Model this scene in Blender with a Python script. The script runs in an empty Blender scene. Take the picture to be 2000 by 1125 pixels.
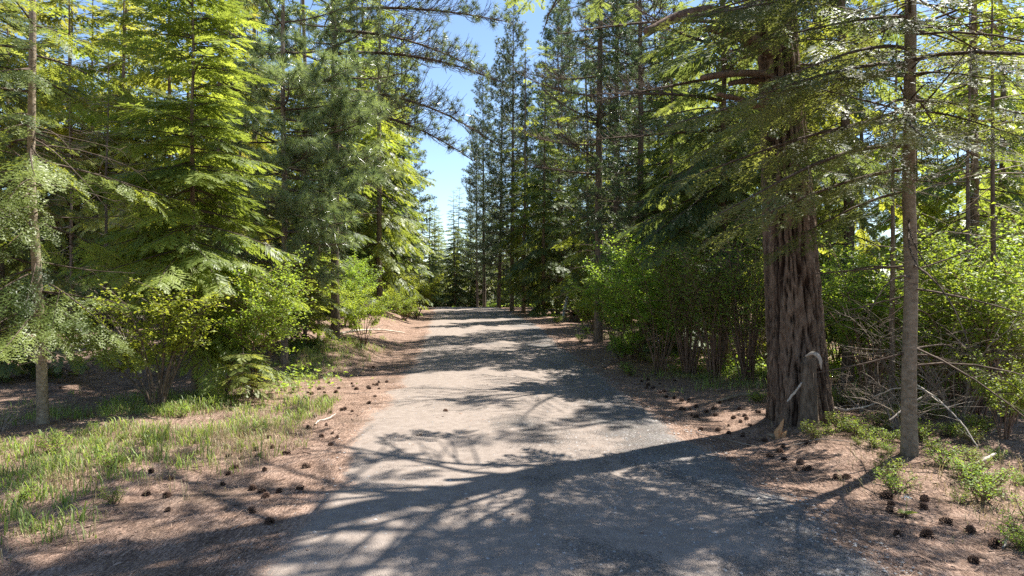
import bpy, math, random
import numpy as np
from mathutils import Vector, Matrix

# ------------------------------------------------------------------ camera, sky, sun, exposure
scn = bpy.context.scene
C = scn.collection
cam_d = bpy.data.cameras.new('camera'); cam = bpy.data.objects.new('camera', cam_d); C.objects.link(cam)
cam_d.lens = 24.0; cam_d.sensor_width = 36.0; cam_d.clip_start = 0.05; cam_d.clip_end = 3000
cam.location = (0, 0, 2.0); cam.rotation_euler = (math.radians(90), 0, 0)
scn.camera = cam

SUN_DIR = Vector((0.785, 0.62, 0)).normalized()       # compass direction towards the sun
SUN_EL = math.radians(60)
world = bpy.data.worlds.new("World"); scn.world = world; world.use_nodes = True
wn = world.node_tree; bg = wn.nodes['Background']
sky = wn.nodes.new('ShaderNodeTexSky'); sky.sky_type = 'NISHITA'; sky.sun_disc = False
sky.sun_elevation = SUN_EL; sky.sun_rotation = math.atan2(SUN_DIR.x, SUN_DIR.y)
sky.altitude = 700; sky.air_density = 1.0; sky.dust_density = .2; sky.ozone_density = 2.0
wn.links.new(sky.outputs[0], bg.inputs[0]); bg.inputs[1].default_value = 0.085
sd = bpy.data.lights.new('sun', 'SUN'); sun = bpy.data.objects.new('sun', sd); C.objects.link(sun)
sd.energy = 5.0; sd.angle = math.radians(0.55); sd.color = (1.0, 0.955, 0.88)
sv = Vector((SUN_DIR.x*math.cos(SUN_EL), SUN_DIR.y*math.cos(SUN_EL), math.sin(SUN_EL)))
sun.rotation_euler = sv.to_track_quat('Z', 'Y').to_euler(); sun.location = (12, 10, 30)
scn.view_settings.view_transform = 'Standard'; scn.view_settings.look = 'None'
scn.view_settings.gamma = 1.0; scn.view_settings.use_curve_mapping = False
scn.view_settings.exposure = 1.45
scn.render.engine = 'CYCLES'
cy = scn.cycles
cy.max_bounces = 9; cy.diffuse_bounces = 6; cy.glossy_bounces = 2; cy.transmission_bounces = 6
cy.transparent_max_bounces = 4; cy.caustics_reflective = False; cy.caustics_refractive = False
cy.use_denoising = False

R = np.random.RandomState(7)
random.seed(7)
PI = math.pi

# ------------------------------------------------------------------ noise and terrain
def _h(ix, iy, s):
    n = (ix*374761393 + iy*668265263 + s*974634777) & 0xffffffff
    n = ((n ^ (n >> 13))*1274126177) & 0xffffffff
    return ((n ^ (n >> 16)) & 0xffff)/65535.0
def vnoise(x, y, s=0):
    x = np.asarray(x, float); y = np.asarray(y, float)
    ix = np.floor(x).astype(np.int64); iy = np.floor(y).astype(np.int64)
    fx = x-ix; fy = y-iy; fx = fx*fx*(3-2*fx); fy = fy*fy*(3-2*fy)
    a = _h(ix, iy, s); b = _h(ix+1, iy, s); c = _h(ix, iy+1, s); d = _h(ix+1, iy+1, s)
    return (a*(1-fx)+b*fx)*(1-fy)+(c*(1-fx)+d*fx)*fy
def fbm(x, y, s=0, o=4):
    t = 0; a = .5
    for i in range(o):
        t = t+a*vnoise(np.asarray(x)*2**i, np.asarray(y)*2**i, s+i); a *= .5
    return t/(1-.5**o)
def sm(a, b, x):
    t = np.clip((np.asarray(x, float)-a)/(b-a), 0, 1); return t*t*(3-2*t)
def xc(y):                                            # centre line of the road
    y = np.asarray(y, float)
    return .46-.062*(y-4.74)-.0006*np.clip(y-12, 0, 60)**2
def half(y):
    y = np.asarray(y, float); return 2.32+.08*sm(5, 14, y)+.25*sm(20, 50, y)
def H(x, y):                                          # height of the ground
    x = np.asarray(x, float); y = np.asarray(y, float)
    h = .42*sm(15, 32, y)+.08*sm(32, 50, y)-2.2*sm(52, 84, y)
    d = x-xc(y); hw = half(y)
    off = sm(hw, hw+2.6, np.abs(d))
    lb = sm(-2.6, -4.6, d+hw-2.2)*sm(15, 19, y)*(1-sm(34, 46, y))*sm(-16, -8, d)
    h = h+.5*lb
    rb = sm(.5, 1.5, d-hw)*sm(6.0, 8.2, y)*(1-sm(11, 14, y))*(1-sm(3.6, 5.5, d-hw))
    h = h+.13*rb
    h = h-.25*sm(4, 9, d-hw)*(1-sm(30, 45, y))
    h = h+off*((fbm(x*.35, y*.35, 3, 3)-.5)*.32+(fbm(x*2.3, y*2.3, 9, 3)-.5)*.07)
    h = h+(fbm(x*.5, y*.3, 21, 2)-.5)*.05
    h = h-.02*np.exp(-((np.abs(d)-.85)/.3)**2)
    return h
F = 2000*24/36.
def at(px, py):                                       # where on the ground a direction out of the camera lands
    lo, hi = 2.5, 75.
    dx = (px-1000)/F; dz = -(py-562.5)/F
    for Y in np.arange(2.5, 75, .1):
        if 2.0+dz*Y <= float(H(dx*Y, Y)): return (dx*Y, Y, float(H(dx*Y, Y)))
    return (dx*50, 50., float(H(dx*50, 50)))

# ------------------------------------------------------------------ mesh helpers
def mk(name, V, T=None, Q=None, tint=None, smooth=False, mats=(), mi=None):
    me = bpy.data.meshes.new(name)
    V = np.asarray(V, np.float32)
    T = np.zeros((0, 3), np.int32) if T is None else np.asarray(T, np.int32).reshape(-1, 3)
    Q = np.zeros((0, 4), np.int32) if Q is None else np.asarray(Q, np.int32).reshape(-1, 4)
    nt, nq = len(T), len(Q)
    me.vertices.add(len(V)); me.vertices.foreach_set('co', V.ravel())
    me.loops.add(nt*3+nq*4); me.loops.foreach_set('vertex_index', np.concatenate([T.ravel(), Q.ravel()]).astype(np.int32))
    me.polygons.add(nt+nq)
    ls = np.concatenate([np.arange(nt)*3, nt*3+np.arange(nq)*4]).astype(np.int32)
    me.polygons.foreach_set('loop_start', ls)
    if smooth: me.polygons.foreach_set('use_smooth', np.ones(nt+nq, bool))
    for m in mats: me.materials.append(m)
    if mi is not None: me.polygons.foreach_set('material_index', np.asarray(mi, np.int32))
    me.update(calc_edges=True)
    if tint is not None:
        a = me.attributes.new('tint', 'FLOAT', 'POINT'); a.data.foreach_set('value', np.asarray(tint, np.float32))
    return me
class Acc:                                            # collects pieces of one mesh
    def __init__(s): s.V = []; s.T = []; s.Q = []; s.t = []; s.n = 0
    def add(s, V, T=None, Q=None, tint=0.5):
        V = np.asarray(V, float)
        if T is not None and len(T): s.T.append(np.asarray(T)+s.n)
        if Q is not None and len(Q): s.Q.append(np.asarray(Q)+s.n)
        s.V.append(V); s.t.append(np.full(len(V), tint) if np.isscalar(tint) else np.asarray(tint)); s.n += len(V)
    def mesh(s, name, mat, smooth=False):
        return mk(name, np.concatenate(s.V), np.concatenate(s.T) if s.T else None, np.concatenate(s.Q) if s.Q else None,
                  np.concatenate(s.t), smooth, [mat])
def tube(acc, P, r, k=5, tint=.5, cap=True):
    P = np.asarray(P, float); n = len(P); r = np.broadcast_to(np.asarray(r, float), (n,))
    d = np.gradient(P, axis=0); d /= np.linalg.norm(d, axis=1)[:, None]+1e-9
    ref = np.array([0, 0, 1.]) if abs(d[:, 2]).mean() < .8 else np.array([1., 0, 0])
    u = np.cross(d, ref); u /= np.linalg.norm(u, axis=1)[:, None]+1e-9; w = np.cross(d, u)
    a = np.arange(k)*2*PI/k
    V = (P[:, None]+r[:, None, None]*(np.cos(a)[None, :, None]*u[:, None]+np.sin(a)[None, :, None]*w[:, None])).reshape(-1, 3)
    i = np.arange(n-1)[:, None]*k; j = np.arange(k)[None]; j2 = (j+1) % k
    Q = np.stack([i+j, i+j2, i+k+j2, i+k+j], -1).reshape(-1, 4)
    T = []
    if cap:
        V = np.concatenate([V, P[-1:]]); b = (n-1)*k; T = [(b+q, b+(q+1) % k, n*k) for q in range(k)]
    acc.add(V, T, Q, tint)
def stamp(acc, tv, tt, M, O, tint):                   # tv (n,3) template, M (m,3,3) rows = axes, O (m,3)
    M = np.asarray(M); O = np.asarray(O); m = len(O)
    if m == 0: return
    V = np.einsum('nk,mkj->mnj', tv, M)+O[:, None]
    T = (tt[None]+(np.arange(m)*len(tv))[:, None, None]).reshape(-1, 3)
    acc.add(V.reshape(-1, 3), T, None, np.repeat(np.asarray(tint), len(tv)))
def frame(d, up, s):                                  # rows x=d, y, z scaled
    d = d/(np.linalg.norm(d)+1e-9); y = np.cross(up, d); y /= np.linalg.norm(y)+1e-9; z = np.cross(d, y)
    return np.array([d*s, y*s, z*s])

# ------------------------------------------------------------------ foliage templates
def tmpl(tris):
    V = np.array([p for t in tris for p in t], float); return V, np.arange(len(V)).reshape(-1, 3)
def fir_spray(fine, seed):                            # a unit-length spray of flat needle twigs along +x
    rs = np.random.RandomState(seed); T = []
    n = 10 if fine == 2 else 11 if fine == 1 else 9
    def twig(p, d, L, w):
        d = d/np.linalg.norm(d); s = np.array([-d[1], d[0], 0]); s /= np.linalg.norm(s)+1e-9
        if fine == 2:                                 # comb of needles on both sides
            m = max(2, int(L/.085))
            for q in range(m):
                a = p+d*L*(q+.2)/m
                for sg in (1, -1):
                    nl = w*rs.uniform(.9, 1.4)
                    tip = a+(d*.62+s*sg*.8+np.array([0, 0, rs.uniform(-.25, .45)]))*nl
                    T.append((a-d*.022, a+d*.022, tip))
            T.append((p-s*.006, p+s*.006, p+d*L*1.04))
        else:
            z = np.array([0, 0, rs.uniform(-.25, .25)*w])
            T.append((p, p+d*L*.45+s*w*1.0+z, p+d*L)); T.append((p, p+d*L, p+d*L*.45-s*w*1.0+z))
    w = .058 if fine == 2 else .036 if fine == 1 else .056
    for i in range(n):
        s = (i+.5)/n
        for sg in (1, -1):
            L = (.42*(1-s)**.75+.10)*rs.uniform(.75, 1.1)
            p = np.array([s*.93+rs.uniform(-.02, .02), 0, -.10*s*s])
            twig(p, np.array([.72, sg*.75*(1.05-.35*s), rs.uniform(-.3, .1)]), L, w)
    twig(np.array([.8, 0, -.06]), np.array([1, 0, -.15]), .25, w)
    T.append((np.array([0, -.007, 0]), np.array([0, .007, 0]), np.array([1, 0, -.1])))
    return tmpl(T)
def pine_tuft(fine, seed):                            # unit = needle length
    rs = np.random.RandomState(seed); T = []
    n = 60 if fine == 2 else 34 if fine == 1 else 16
    w = .024 if fine == 2 else .036 if fine == 1 else .07
    for i in range(n):
        th = math.acos(1-1.35*rs.rand()); ph = rs.rand()*2*PI
        d = np.array([math.cos(th), math.sin(th)*math.cos(ph), math.sin(th)*math.sin(ph)])
        b = np.array([-.35*rs.rand(), 0, 0]); L = rs.uniform(.75, 1.05)
        s = np.cross(d, rs.normal(size=3)); s /= np.linalg.norm(s)
        mid = b+d*L*.55; tip = b+d*L+np.array([0, 0, -.10])
        T.append((b-s*w*.5, b+s*w*.5, mid+s*w*.8)) if fine == 2 else None
        T.append((b-s*w*.5, b+s*w, tip))
    return tmpl(T)
def leaf_t():                                         # unit-length leaf, folded along the middle
    a = (0, 0, 0); b = (.5, 0, .02); c = (1, 0, -.08)
    l1 = (.32, .30, .10); l2 = (.72, .24, .06); r1 = (.32, -.30, .10); r2 = (.72, -.24, .06)
    V = np.array([a, b, c, l1, l2, r1, r2], float)
    T = np.array([(0, 1, 3), (1, 4, 3), (1, 2, 4), (0, 5, 1), (1, 5, 6), (1, 6, 2)])
    return V, T
FS = {f: [fir_spray(f, 10+i) for i in range(3)] for f in (0, 1, 2)}
PT = {f: [pine_tuft(f, 30+i) for i in range(3)] for f in (0, 1, 2)}
LEAF = leaf_t()
LEAF4 = (LEAF[0][[0, 2, 3, 5]]*np.array([1, 1.15, 1]), np.array([(0, 1, 2), (0, 3, 1)]))

# ------------------------------------------------------------------ materials
def nodes(name):
    m = bpy.data.materials.new(name); m.use_nodes = True; nt = m.node_tree
    b = nt.nodes['Principled BSDF']; return m, nt, b, nt.nodes['Material Output']
def N(nt, t, **kw):
    n = nt.nodes.new(t)
    for k, v in kw.items():
        if k in n.inputs: n.inputs[k].default_value = v
        else: setattr(n, k, v)
    return n
def noise(nt, vec, scale, detail=4, rough=.55, dist=0):
    n = N(nt, 'ShaderNodeTexNoise'); n.inputs['Scale'].default_value = scale; n.inputs['Detail'].default_value = detail
    n.inputs['Roughness'].default_value = rough; n.inputs['Distortion'].default_value = dist
    if vec is not None: nt.links.new(vec, n.inputs['Vector'])
    return n.outputs['Fac']
def ramp(nt, fac, stops):
    r = N(nt, 'ShaderNodeValToRGB'); e = r.color_ramp.elements
    while len(e) < len(stops): e.new(.5)
    for el, (p, c) in zip(e, stops): el.position = p; el.color = (*c, 1) if len(c) == 3 else c
    nt.links.new(fac, r.inputs[0]); return r.outputs[0]
def mix(nt, fac, a, b, mode='MIX'):
    m = N(nt, 'ShaderNodeMix', data_type='RGBA', blend_type=mode)
    for s, v in ((0, fac), (6, a), (7, b)):
        if hasattr(v, 'links') or hasattr(v, 'is_linked'): nt.links.new(v, m.inputs[s])
        elif s == 0: m.inputs[0].default_value = v
        else: m.inputs[s].default_value = (*v, 1)
    return m.outputs[2]
def math_(nt, op, a, b=0.):
    m = N(nt, 'ShaderNodeMath', operation=op)
    for i, v in enumerate((a, b)):
        if isinstance(v, (int, float)): m.inputs[i].default_value = v
        else: nt.links.new(v, m.inputs[i])
    return m.outputs[0]
def bump(nt, b, h, strength, dist, prev=None):
    n = N(nt, 'ShaderNodeBump'); n.inputs['Strength'].default_value = strength; n.inputs['Distance'].default_value = dist
    nt.links.new(h, n.inputs['Height'])
    if prev is not None: nt.links.new(prev, n.inputs['Normal'])
    nt.links.new(n.outputs[0], b.inputs['Normal']); return n.outputs[0]
def coords(nt, scale=(1, 1, 1), kind='Object', add_random=False):
    t = N(nt, 'ShaderNodeTexCoord'); mp = N(nt, 'ShaderNodeMapping'); mp.inputs['Scale'].default_value = scale
    if kind == 'World':
        g = N(nt, 'ShaderNodeNewGeometry'); nt.links.new(g.outputs['Position'], mp.inputs['Vector'])
    else: nt.links.new(t.outputs[kind], mp.inputs['Vector'])
    return mp.outputs[0]
def foliage(name, c_a, c_b, tr, trfac=.38, rough=.45, spec=.5):
    """c_a..c_b reflected colour by tint, tr transmitted colour"""
    m, nt, b, out = nodes(name)
    at_ = N(nt, 'ShaderNodeAttribute', attribute_name='tint'); oi = N(nt, 'ShaderNodeObjectInfo')
    f = at_.outputs['Fac']
    col = ramp(nt, f, [(0, c_a), (.85, c_b), (1, tuple(min(1, q*1.35) for q in c_b))])
    hv = N(nt, 'ShaderNodeHueSaturation'); nt.links.new(col, hv.inputs['Color'])
    nt.links.new(math_(nt, 'ADD', math_(nt, 'MULTIPLY', oi.outputs['Random'], .03), .485), hv.inputs['Hue'])
    nt.links.new(math_(nt, 'ADD', math_(nt, 'MULTIPLY', oi.outputs['Random'], .35), .82), hv.inputs['Value'])
    nt.links.new(hv.outputs[0], b.inputs['Base Color'])
    b.inputs['Roughness'].default_value = rough; b.inputs['Specular IOR Level'].default_value = spec
    t = N(nt, 'ShaderNodeBsdfTranslucent')
    nt.links.new(mix(nt, 1., mix(nt, .25, hv.outputs[0], (.1, .1, .1)), tuple(q for q in tr), 'MULTIPLY'), t.inputs['Color'])
    mx = N(nt, 'ShaderNodeMixShader'); mx.inputs[0].default_value = trfac
    nt.links.new(b.outputs[0], mx.inputs[1]); nt.links.new(t.outputs[0], mx.inputs[2]); nt.links.new(mx.outputs[0], out.inputs[0])
    m.use_backface_culling = False
    return m
M = {}
M['fir'] = foliage('fir_needles', (.050, .088, .026), (.230, .290, .075), (2.6, 2.35, .75), .50, .45, .5)
M['fir_dark'] = foliage('dark_fir_needles', (.036, .066, .030), (.165, .205, .080), (2.6, 2.4, .9), .47, .5, .35)
M['fir_bright'] = foliage('young_fir_needles', (.085, .140, .030), (.270, .345, .085), (2.25, 2.15, .80), .50, .45, .5)
M['fir_yellow'] = foliage('yellowish_fir_needles', (.090, .120, .034), (.300, .320, .090), (2.3, 2.1, .75), .52, .45, .5)
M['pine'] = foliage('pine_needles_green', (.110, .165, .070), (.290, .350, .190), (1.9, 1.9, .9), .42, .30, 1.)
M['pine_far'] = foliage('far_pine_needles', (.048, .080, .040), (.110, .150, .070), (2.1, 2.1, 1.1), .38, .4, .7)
M['leaf'] = foliage('shrub_leaves', (.100, .175, .028), (.260, .350, .065), (2.3, 2.2, .7), .50, .5, .4)
M['leaf_y'] = foliage('yellow_green_leaves', (.150, .210, .028), (.33, .40, .07), (2.1, 2.0, .7), .50, .5, .4)
M['grass'] = foliage('grass_blades', (.085, .135, .030), (.26, .33, .09), (2.0, 2.0, .8), .40, .5, .4)
M['grass_dry'] = foliage('dry_grass_blades', (.20, .17, .08), (.42, .36, .20), (1.3, 1.2, .9), .3, .6, .3)

def bark(name, dark, mid, light, vs=6., hs=26., bs=.8, bd=.03, plates=False):
    m, nt, b, out = nodes(name)
    v = coords(nt, (hs, hs, vs)); v2 = coords(nt, (1, 1, .35))
    n1 = noise(nt, v, 1., 5, .65, .4); n2 = noise(nt, v2, 9., 5, .7); n3 = noise(nt, coords(nt), 1.4, 3, .6)
    h = math_(nt, 'ADD', n1, math_(nt, 'MULTIPLY', n2, .5))
    col = ramp(nt, h, [(.38, dark), (.62, mid), (.92, light)])
    col = mix(nt, math_(nt, 'MULTIPLY', n3, .5), col, mix(nt, 1., col, (.75, .78, .70), 'MULTIPLY'))
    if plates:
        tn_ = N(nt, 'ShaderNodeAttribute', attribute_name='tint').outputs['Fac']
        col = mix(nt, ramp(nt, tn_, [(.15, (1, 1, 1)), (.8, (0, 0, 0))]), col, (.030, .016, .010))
    oi = N(nt, 'ShaderNodeObjectInfo'); hv = N(nt, 'ShaderNodeHueSaturation'); nt.links.new(col, hv.inputs['Color'])
    nt.links.new(math_(nt, 'ADD', math_(nt, 'MULTIPLY', oi.outputs['Random'], .5), .75), hv.inputs['Value'])
    nt.links.new(hv.outputs[0], b.inputs['Base Color']); b.inputs['Roughness'].default_value = .92
    b.inputs['Specular IOR Level'].default_value = .2
    bump(nt, b, h, bs, bd); return m
M['bark'] = bark('conifer_bark', (.025, .017, .012), (.11, .078, .055), (.24, .19, .15))
M['bark_red'] = bark('red_brown_bark', (.018, .011, .008), (.105, .064, .044), (.25, .17, .125), 4.5, 22, 1., .06)
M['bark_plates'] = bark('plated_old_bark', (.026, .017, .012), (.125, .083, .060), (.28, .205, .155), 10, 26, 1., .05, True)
M['bark_grey'] = bark('grey_brown_bark', (.045, .033, .022), (.185, .142, .098), (.32, .26, .195), 22, 16, .9, .03)
M['bark_stub'] = bark('stub_bark', (.025, .018, .013), (.12, .086, .062), (.26, .20, .15), 6, 24, 1., .05)
M['twig'] = bark('dead_twig_bark', (.06, .045, .035), (.17, .13, .10), (.34, .28, .23), 14, 20, .3, .01)
M['twig_dark'] = bark('branch_bark', (.02, .014, .010), (.07, .048, .035), (.15, .115, .09), 14, 20, .3, .01)
M['stem_red'] = bark('shrub_stem_bark', (.05, .026, .018), (.13, .075, .05), (.22, .15, .11), 14, 20, .3, .01)
M['deadwood'] = bark('weathered_wood', (.17, .13, .10), (.36, .30, .24), (.55, .49, .42), 5, 40, .4, .01)
M['freshwood'] = bark('orange_broken_wood', (.14, .06, .025), (.34, .17, .08), (.50, .30, .16), 5, 40, .5, .01)
M['paleSap'] = bark('pale_bare_wood', (.20, .16, .13), (.36, .30, .25), (.52, .46, .40), 5, 40, .4, .01)

def litter(nt, w):
    big = noise(nt, w, .55, 4, .6); med = noise(nt, w, 3.2, 5, .65); fine = noise(nt, w, 38, 4, .75)
    cols = []; hs = []
    for ang, s in ((.5, 1), (2.1, 1.2), (1.25, .9)):           # crossing needles
        t = N(nt, 'ShaderNodeMapping'); t.inputs['Rotation'].default_value = (0, 0, ang); t.inputs['Scale'].default_value = (70*s, 9*s, 1)
        nt.links.new(w, t.inputs['Vector']); hs.append(noise(nt, t.outputs[0], 1., 2, .5, 1.2))
    mx = math_(nt, 'MAXIMUM', math_(nt, 'MAXIMUM', hs[0], hs[1]), hs[2])
    col = ramp(nt, med, [(.25, (.19, .125, .092)), (.5, (.39, .27, .205)), (.75, (.53, .39, .31))])
    nee = ramp(nt, mx, [(.5, (.42, .38, .36)), (.62, (1.0, 1.0, 1.0)), (.78, (1.45, 1.35, 1.25))])
    col = mix(nt, 1., col, nee, 'MULTIPLY')
    bark_ = ramp(nt, fine, [(.42, (.55, .52, .5)), (.6, (1.1, 1.1, 1.1))])
    col = mix(nt, .8, col, bark_, 'MULTIPLY')
    soil = ramp(nt, fine, [(.3, (.05, .036, .026)), (.7, (.16, .12, .09))])
    col = mix(nt, ramp(nt, big, [(.52, (0, 0, 0)), (.72, (.75, .75, .75))]), col, soil)
    return col, mx, fine, med
def m_ground():
    m, nt, b, out = nodes('needle_litter')
    w = coords(nt, kind='World'); col, mx, fine, med = litter(nt, w)
    nt.links.new(col, b.inputs['Base Color']); b.inputs['Roughness'].default_value = .95; b.inputs['Specular IOR Level'].default_value = .15
    p = bump(nt, b, mx, .7, .02); bump(nt, b, math_(nt, 'ADD', fine, med), .8, .05, p); return m
def m_road():
    m, nt, b, out = nodes('packed_gravel')
    w = coords(nt, kind='World')
    edge = N(nt, 'ShaderNodeAttribute', attribute_name='tint').outputs['Fac']      # 0 in the wheel tracks, 1 on loose gravel
    n1 = noise(nt, w, 1.1, 5, .6); n2 = noise(nt, w, 7, 4, .65); n3 = noise(nt, w, 60, 3, .8)
    v = N(nt, 'ShaderNodeTexVoronoi'); v.inputs['Scale'].default_value = 48; nt.links.new(w, v.inputs['Vector'])
    v2 = N(nt, 'ShaderNodeTexVoronoi'); v2.inputs['Scale'].default_value = 95; nt.links.new(w, v2.inputs['Vector'])
    dust = ramp(nt, n2, [(.3, (.205, .165, .137)), (.7, (.295, .245, .208))])
    stone = N(nt, 'ShaderNodeHueSaturation'); stone.inputs['Saturation'].default_value = .10; nt.links.new(v.outputs['Color'], stone.inputs['Color'])
    st = mix(nt, 1., mix(nt, .45, stone.outputs[0], (.5, .5, .5)), (.33, .30, .275), 'MULTIPLY')
    loose = math_(nt, 'ADD', math_(nt, 'MULTIPLY', edge, .75), math_(nt, 'MULTIPLY', math_(nt, 'SUBTRACT', n1, .5), 1.5))
    f = math_(nt, 'ADD', loose, math_(nt, 'MULTIPLY', math_(nt, 'SUBTRACT', n3, .5), 1.4))
    f = ramp(nt, f, [(.30, (0, 0, 0)), (.62, (1, 1, 1))])
    col = mix(nt, f, dust, st)
    lc, lmx, lf, lm = litter(nt, w); ed = N(nt, 'ShaderNodeAttribute', attribute_name='rim').outputs['Fac']
    ef = math_(nt, 'ADD', ed, math_(nt, 'ADD', math_(nt, 'MULTIPLY', math_(nt, 'SUBTRACT', lmx, .6), 1.6), math_(nt, 'MULTIPLY', math_(nt, 'SUBTRACT', n2, .5), 1.2)))
    col = mix(nt, ramp(nt, ef, [(.35, (0, 0, 0)), (.75, (1, 1, 1))]), col, lc)
    nt.links.new(col, b.inputs['Base Color']); b.inputs['Roughness'].default_value = .9; b.inputs['Specular IOR Level'].default_value = .25
    hh = math_(nt, 'MULTIPLY', math_(nt, 'SUBTRACT', 1., v.outputs['Distance']), f)
    hh2 = math_(nt, 'ADD', hh, math_(nt, 'MULTIPLY', v2.outputs['Distance'], .5))
    p = bump(nt, b, hh2, .75, .018); bump(nt, b, math_(nt, 'ADD', n2, n3), .45, .025, p); return m
def plain(name, c, r=.8, var=.3, scale=20, bs=.3):
    m, nt, b, out = nodes(name); n = noise(nt, coords(nt), scale, 4, .6)
    nt.links.new(ramp(nt, n, [(.3, tuple(q*(1-var) for q in c)), (.7, tuple(q*(1+var) for q in c))]), b.inputs['Base Color'])
    b.inputs['Roughness'].default_value = r; b.inputs['Specular IOR Level'].default_value = .3; bump(nt, b, n, bs, .01); return m
def m_tinted(name, a, c):
    m, nt, b, out = nodes(name); f = N(nt, 'ShaderNodeAttribute', attribute_name='tint').outputs['Fac']
    nt.links.new(ramp(nt, f, [(0, a), (1, c)]), b.inputs['Base Color']); b.inputs['Roughness'].default_value = .8
    b.inputs['Specular IOR Level'].default_value = .25; return m
M['ground'] = m_ground(); M['road'] = m_road()
M['stone'] = m_tinted('gravel_stone', (.12, .12, .12), (.38, .36, .34))
M['needle'] = m_tinted('fallen_needles', (.17, .085, .05), (.60, .44, .32))
M['litter'] = m_tinted('bark_and_twig_litter', (.05, .03, .022), (.33, .23, .17))
M['cone'] = m_tinted('pine_cone_scales', (.030, .016, .011), (.15, .085, .055))
M['post'] = plain('weathered_white_post', (.50, .52, .50), .6, .15, 8)
M['decal'] = plain('dark_post_marking', (.05, .06, .05), .6, .1, 8)

# ------------------------------------------------------------------ object helpers
def link(name, me, parent=None, **props):
    o = bpy.data.objects.new(name, me); C.objects.link(o)
    if parent is not None: o.parent = parent
    for k, v in props.items(): o[k] = v
    return o
def thing(name, label, cat, loc, rz=0, sc=1., group=None, tilt=(0, 0)):
    o = bpy.data.objects.new(name, None); C.objects.link(o); o.empty_display_size = .2
    o.location = loc; o.rotation_euler = (tilt[0], tilt[1], rz)
    o.scale = (sc, sc, sc) if np.isscalar(sc) else sc
    o['label'] = label; o['category'] = cat
    if group: o['group'] = group
    return o

# ------------------------------------------------------------------ ground and road
def axis(segs):
    out = []
    for a, b_, s in segs: out += list(np.arange(a, b_, s))
    return np.array(out)
def grid(xs, ys, fz):
    X, Y = np.meshgrid(xs, ys); V = np.stack([X, Y, fz(X, Y)], -1).reshape(-1, 3); w = len(xs)
    i, j = np.meshgrid(np.arange(len(ys)-1), np.arange(w-1), indexing='ij'); a = (i*w+j).ravel()
    return V, np.stack([a, a+1, a+w+1, a+w], -1)
xs = axis([(-600, -100, 50), (-100, -30, 5), (-30, -12, .6), (-12, 12, .11), (12, 30, .6), (30, 100, 5), (100, 601, 50)])
ys = axis([(-100, -8, 6), (-8, 3, .5), (3, 17, .11), (17, 30, .22), (30, 60, .5), (60, 120, 3), (120, 200, 10), (200, 901, 70)])
def gz(X, Y):
    near = sm(30, 18, np.abs(X))*sm(60, 40, Y)
    return H(X, Y)+near*(fbm(X*6, Y*6, 40, 2)-.5)*.035*sm(half(Y)-.1, half(Y)+.5, np.abs(X-xc(Y)))
V, Q = grid(xs, ys, gz)
g = link('ground', mk('ground', V, None, Q, None, True, [M['ground']]), kind='structure')
ud = np.concatenate([np.linspace(-1.22, -.8, 16), np.linspace(-.78, .78, 56), np.linspace(.8, 1.22, 16)])
yr = axis([(-12, 3, .5), (3, 20, .09), (20, 40, .25), (40, 67, 1.)])
U, Y = np.meshgrid(ud, yr); X = xc(Y)+U*half(Y)
e = np.abs(U); nz = fbm(X*1.3, Y*1.3, 60, 4)-.5
Z = H(X, Y)+.004+.028*(1-sm(.80, 1.12, e+nz*.30))-.016+.010*(fbm(X*5, Y*5, 61, 3)-.5)
d_ = X-xc(Y)
loose = np.clip(sm(-.1, .95, U+(fbm(X*.8, Y*.5, 71, 3)-.5)*1.4)*.8+np.exp(-(d_/.35)**2)*.22+.35*sm(.85, 1.0, e)-.25*sm(.2, .6, -U)-.38*np.exp(-((np.abs(d_)-.88)/.27)**2)*(.5+fbm(X*2, Y*.6, 33, 2)), 0, 1)
w = len(ud); i, j = np.meshgrid(np.arange(len(yr)-1), np.arange(w-1), indexing='ij'); a = (i*w+j).ravel()
ro = link('road', mk('road', np.stack([X, Y, Z], -1).reshape(-1, 3), None, np.stack([a, a+1, a+w+1, a+w], -1), loose.ravel(), True, [M['road']]), kind='structure')
rim = np.clip(sm(.80, 1.02, e+nz*.22), 0, 1)*1.15
_at = ro.data.attributes.new('rim', 'FLOAT', 'POINT'); _at.data.foreach_set('value', rim.ravel().astype(np.float32))
def RZ(x, y): return np.maximum(gz(np.asarray(x, float), np.asarray(y, float)), H(x, y)+.004*0)

# gravel on the road, fallen needles and litter on the verges
def scatter(n, ymin, ymax, dens, xr):
    """points over the visible floor, denser near the camera"""
    t = R.rand(n); y = ymin*(ymax/ymin)**t; x = xr[0]+(xr[1]-xr[0])*R.rand(n)
    k = R.rand(n) < dens(x, y); return x[k], y[k]
st = np.array([(1, 0, 0), (-.8, .5, 0), (-.5, -.8, .1), (.1, .1, .62), (.3, .8, .1)], float)
stt = np.array([(0, 4, 3), (4, 1, 3), (1, 2, 3), (2, 0, 3)])
ac = Acc()
x, y = scatter(26000, 4.2, 26, lambda x, y: np.where(np.abs(x-xc(y)) < half(y)*1.06, .25+.75*sm(-.1, .6, (x-xc(y))/half(y)+(fbm(x, y, 5, 3)-.5)), 0.), (-4, 4))
n = len(x); s = .005+.019*R.rand(n)**3.4; a = R.rand(n)*2*PI; asp = .6+.4*R.rand(n)
Mx = np.zeros((n, 3, 3)); Mx[:, 0, 0] = np.cos(a)*s; Mx[:, 0, 1] = np.sin(a)*s; Mx[:, 1, 0] = -np.sin(a)*s*asp; Mx[:, 1, 1] = np.cos(a)*s*asp; Mx[:, 2, 2] = s*(.5+.5*R.rand(n))
stamp(ac, st, stt, Mx, np.stack([x, y, H(x, y)+.014], -1), R.rand(n))
o = link('gravel', ac.mesh('gravel', M['stone']), kind='stuff')

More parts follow.
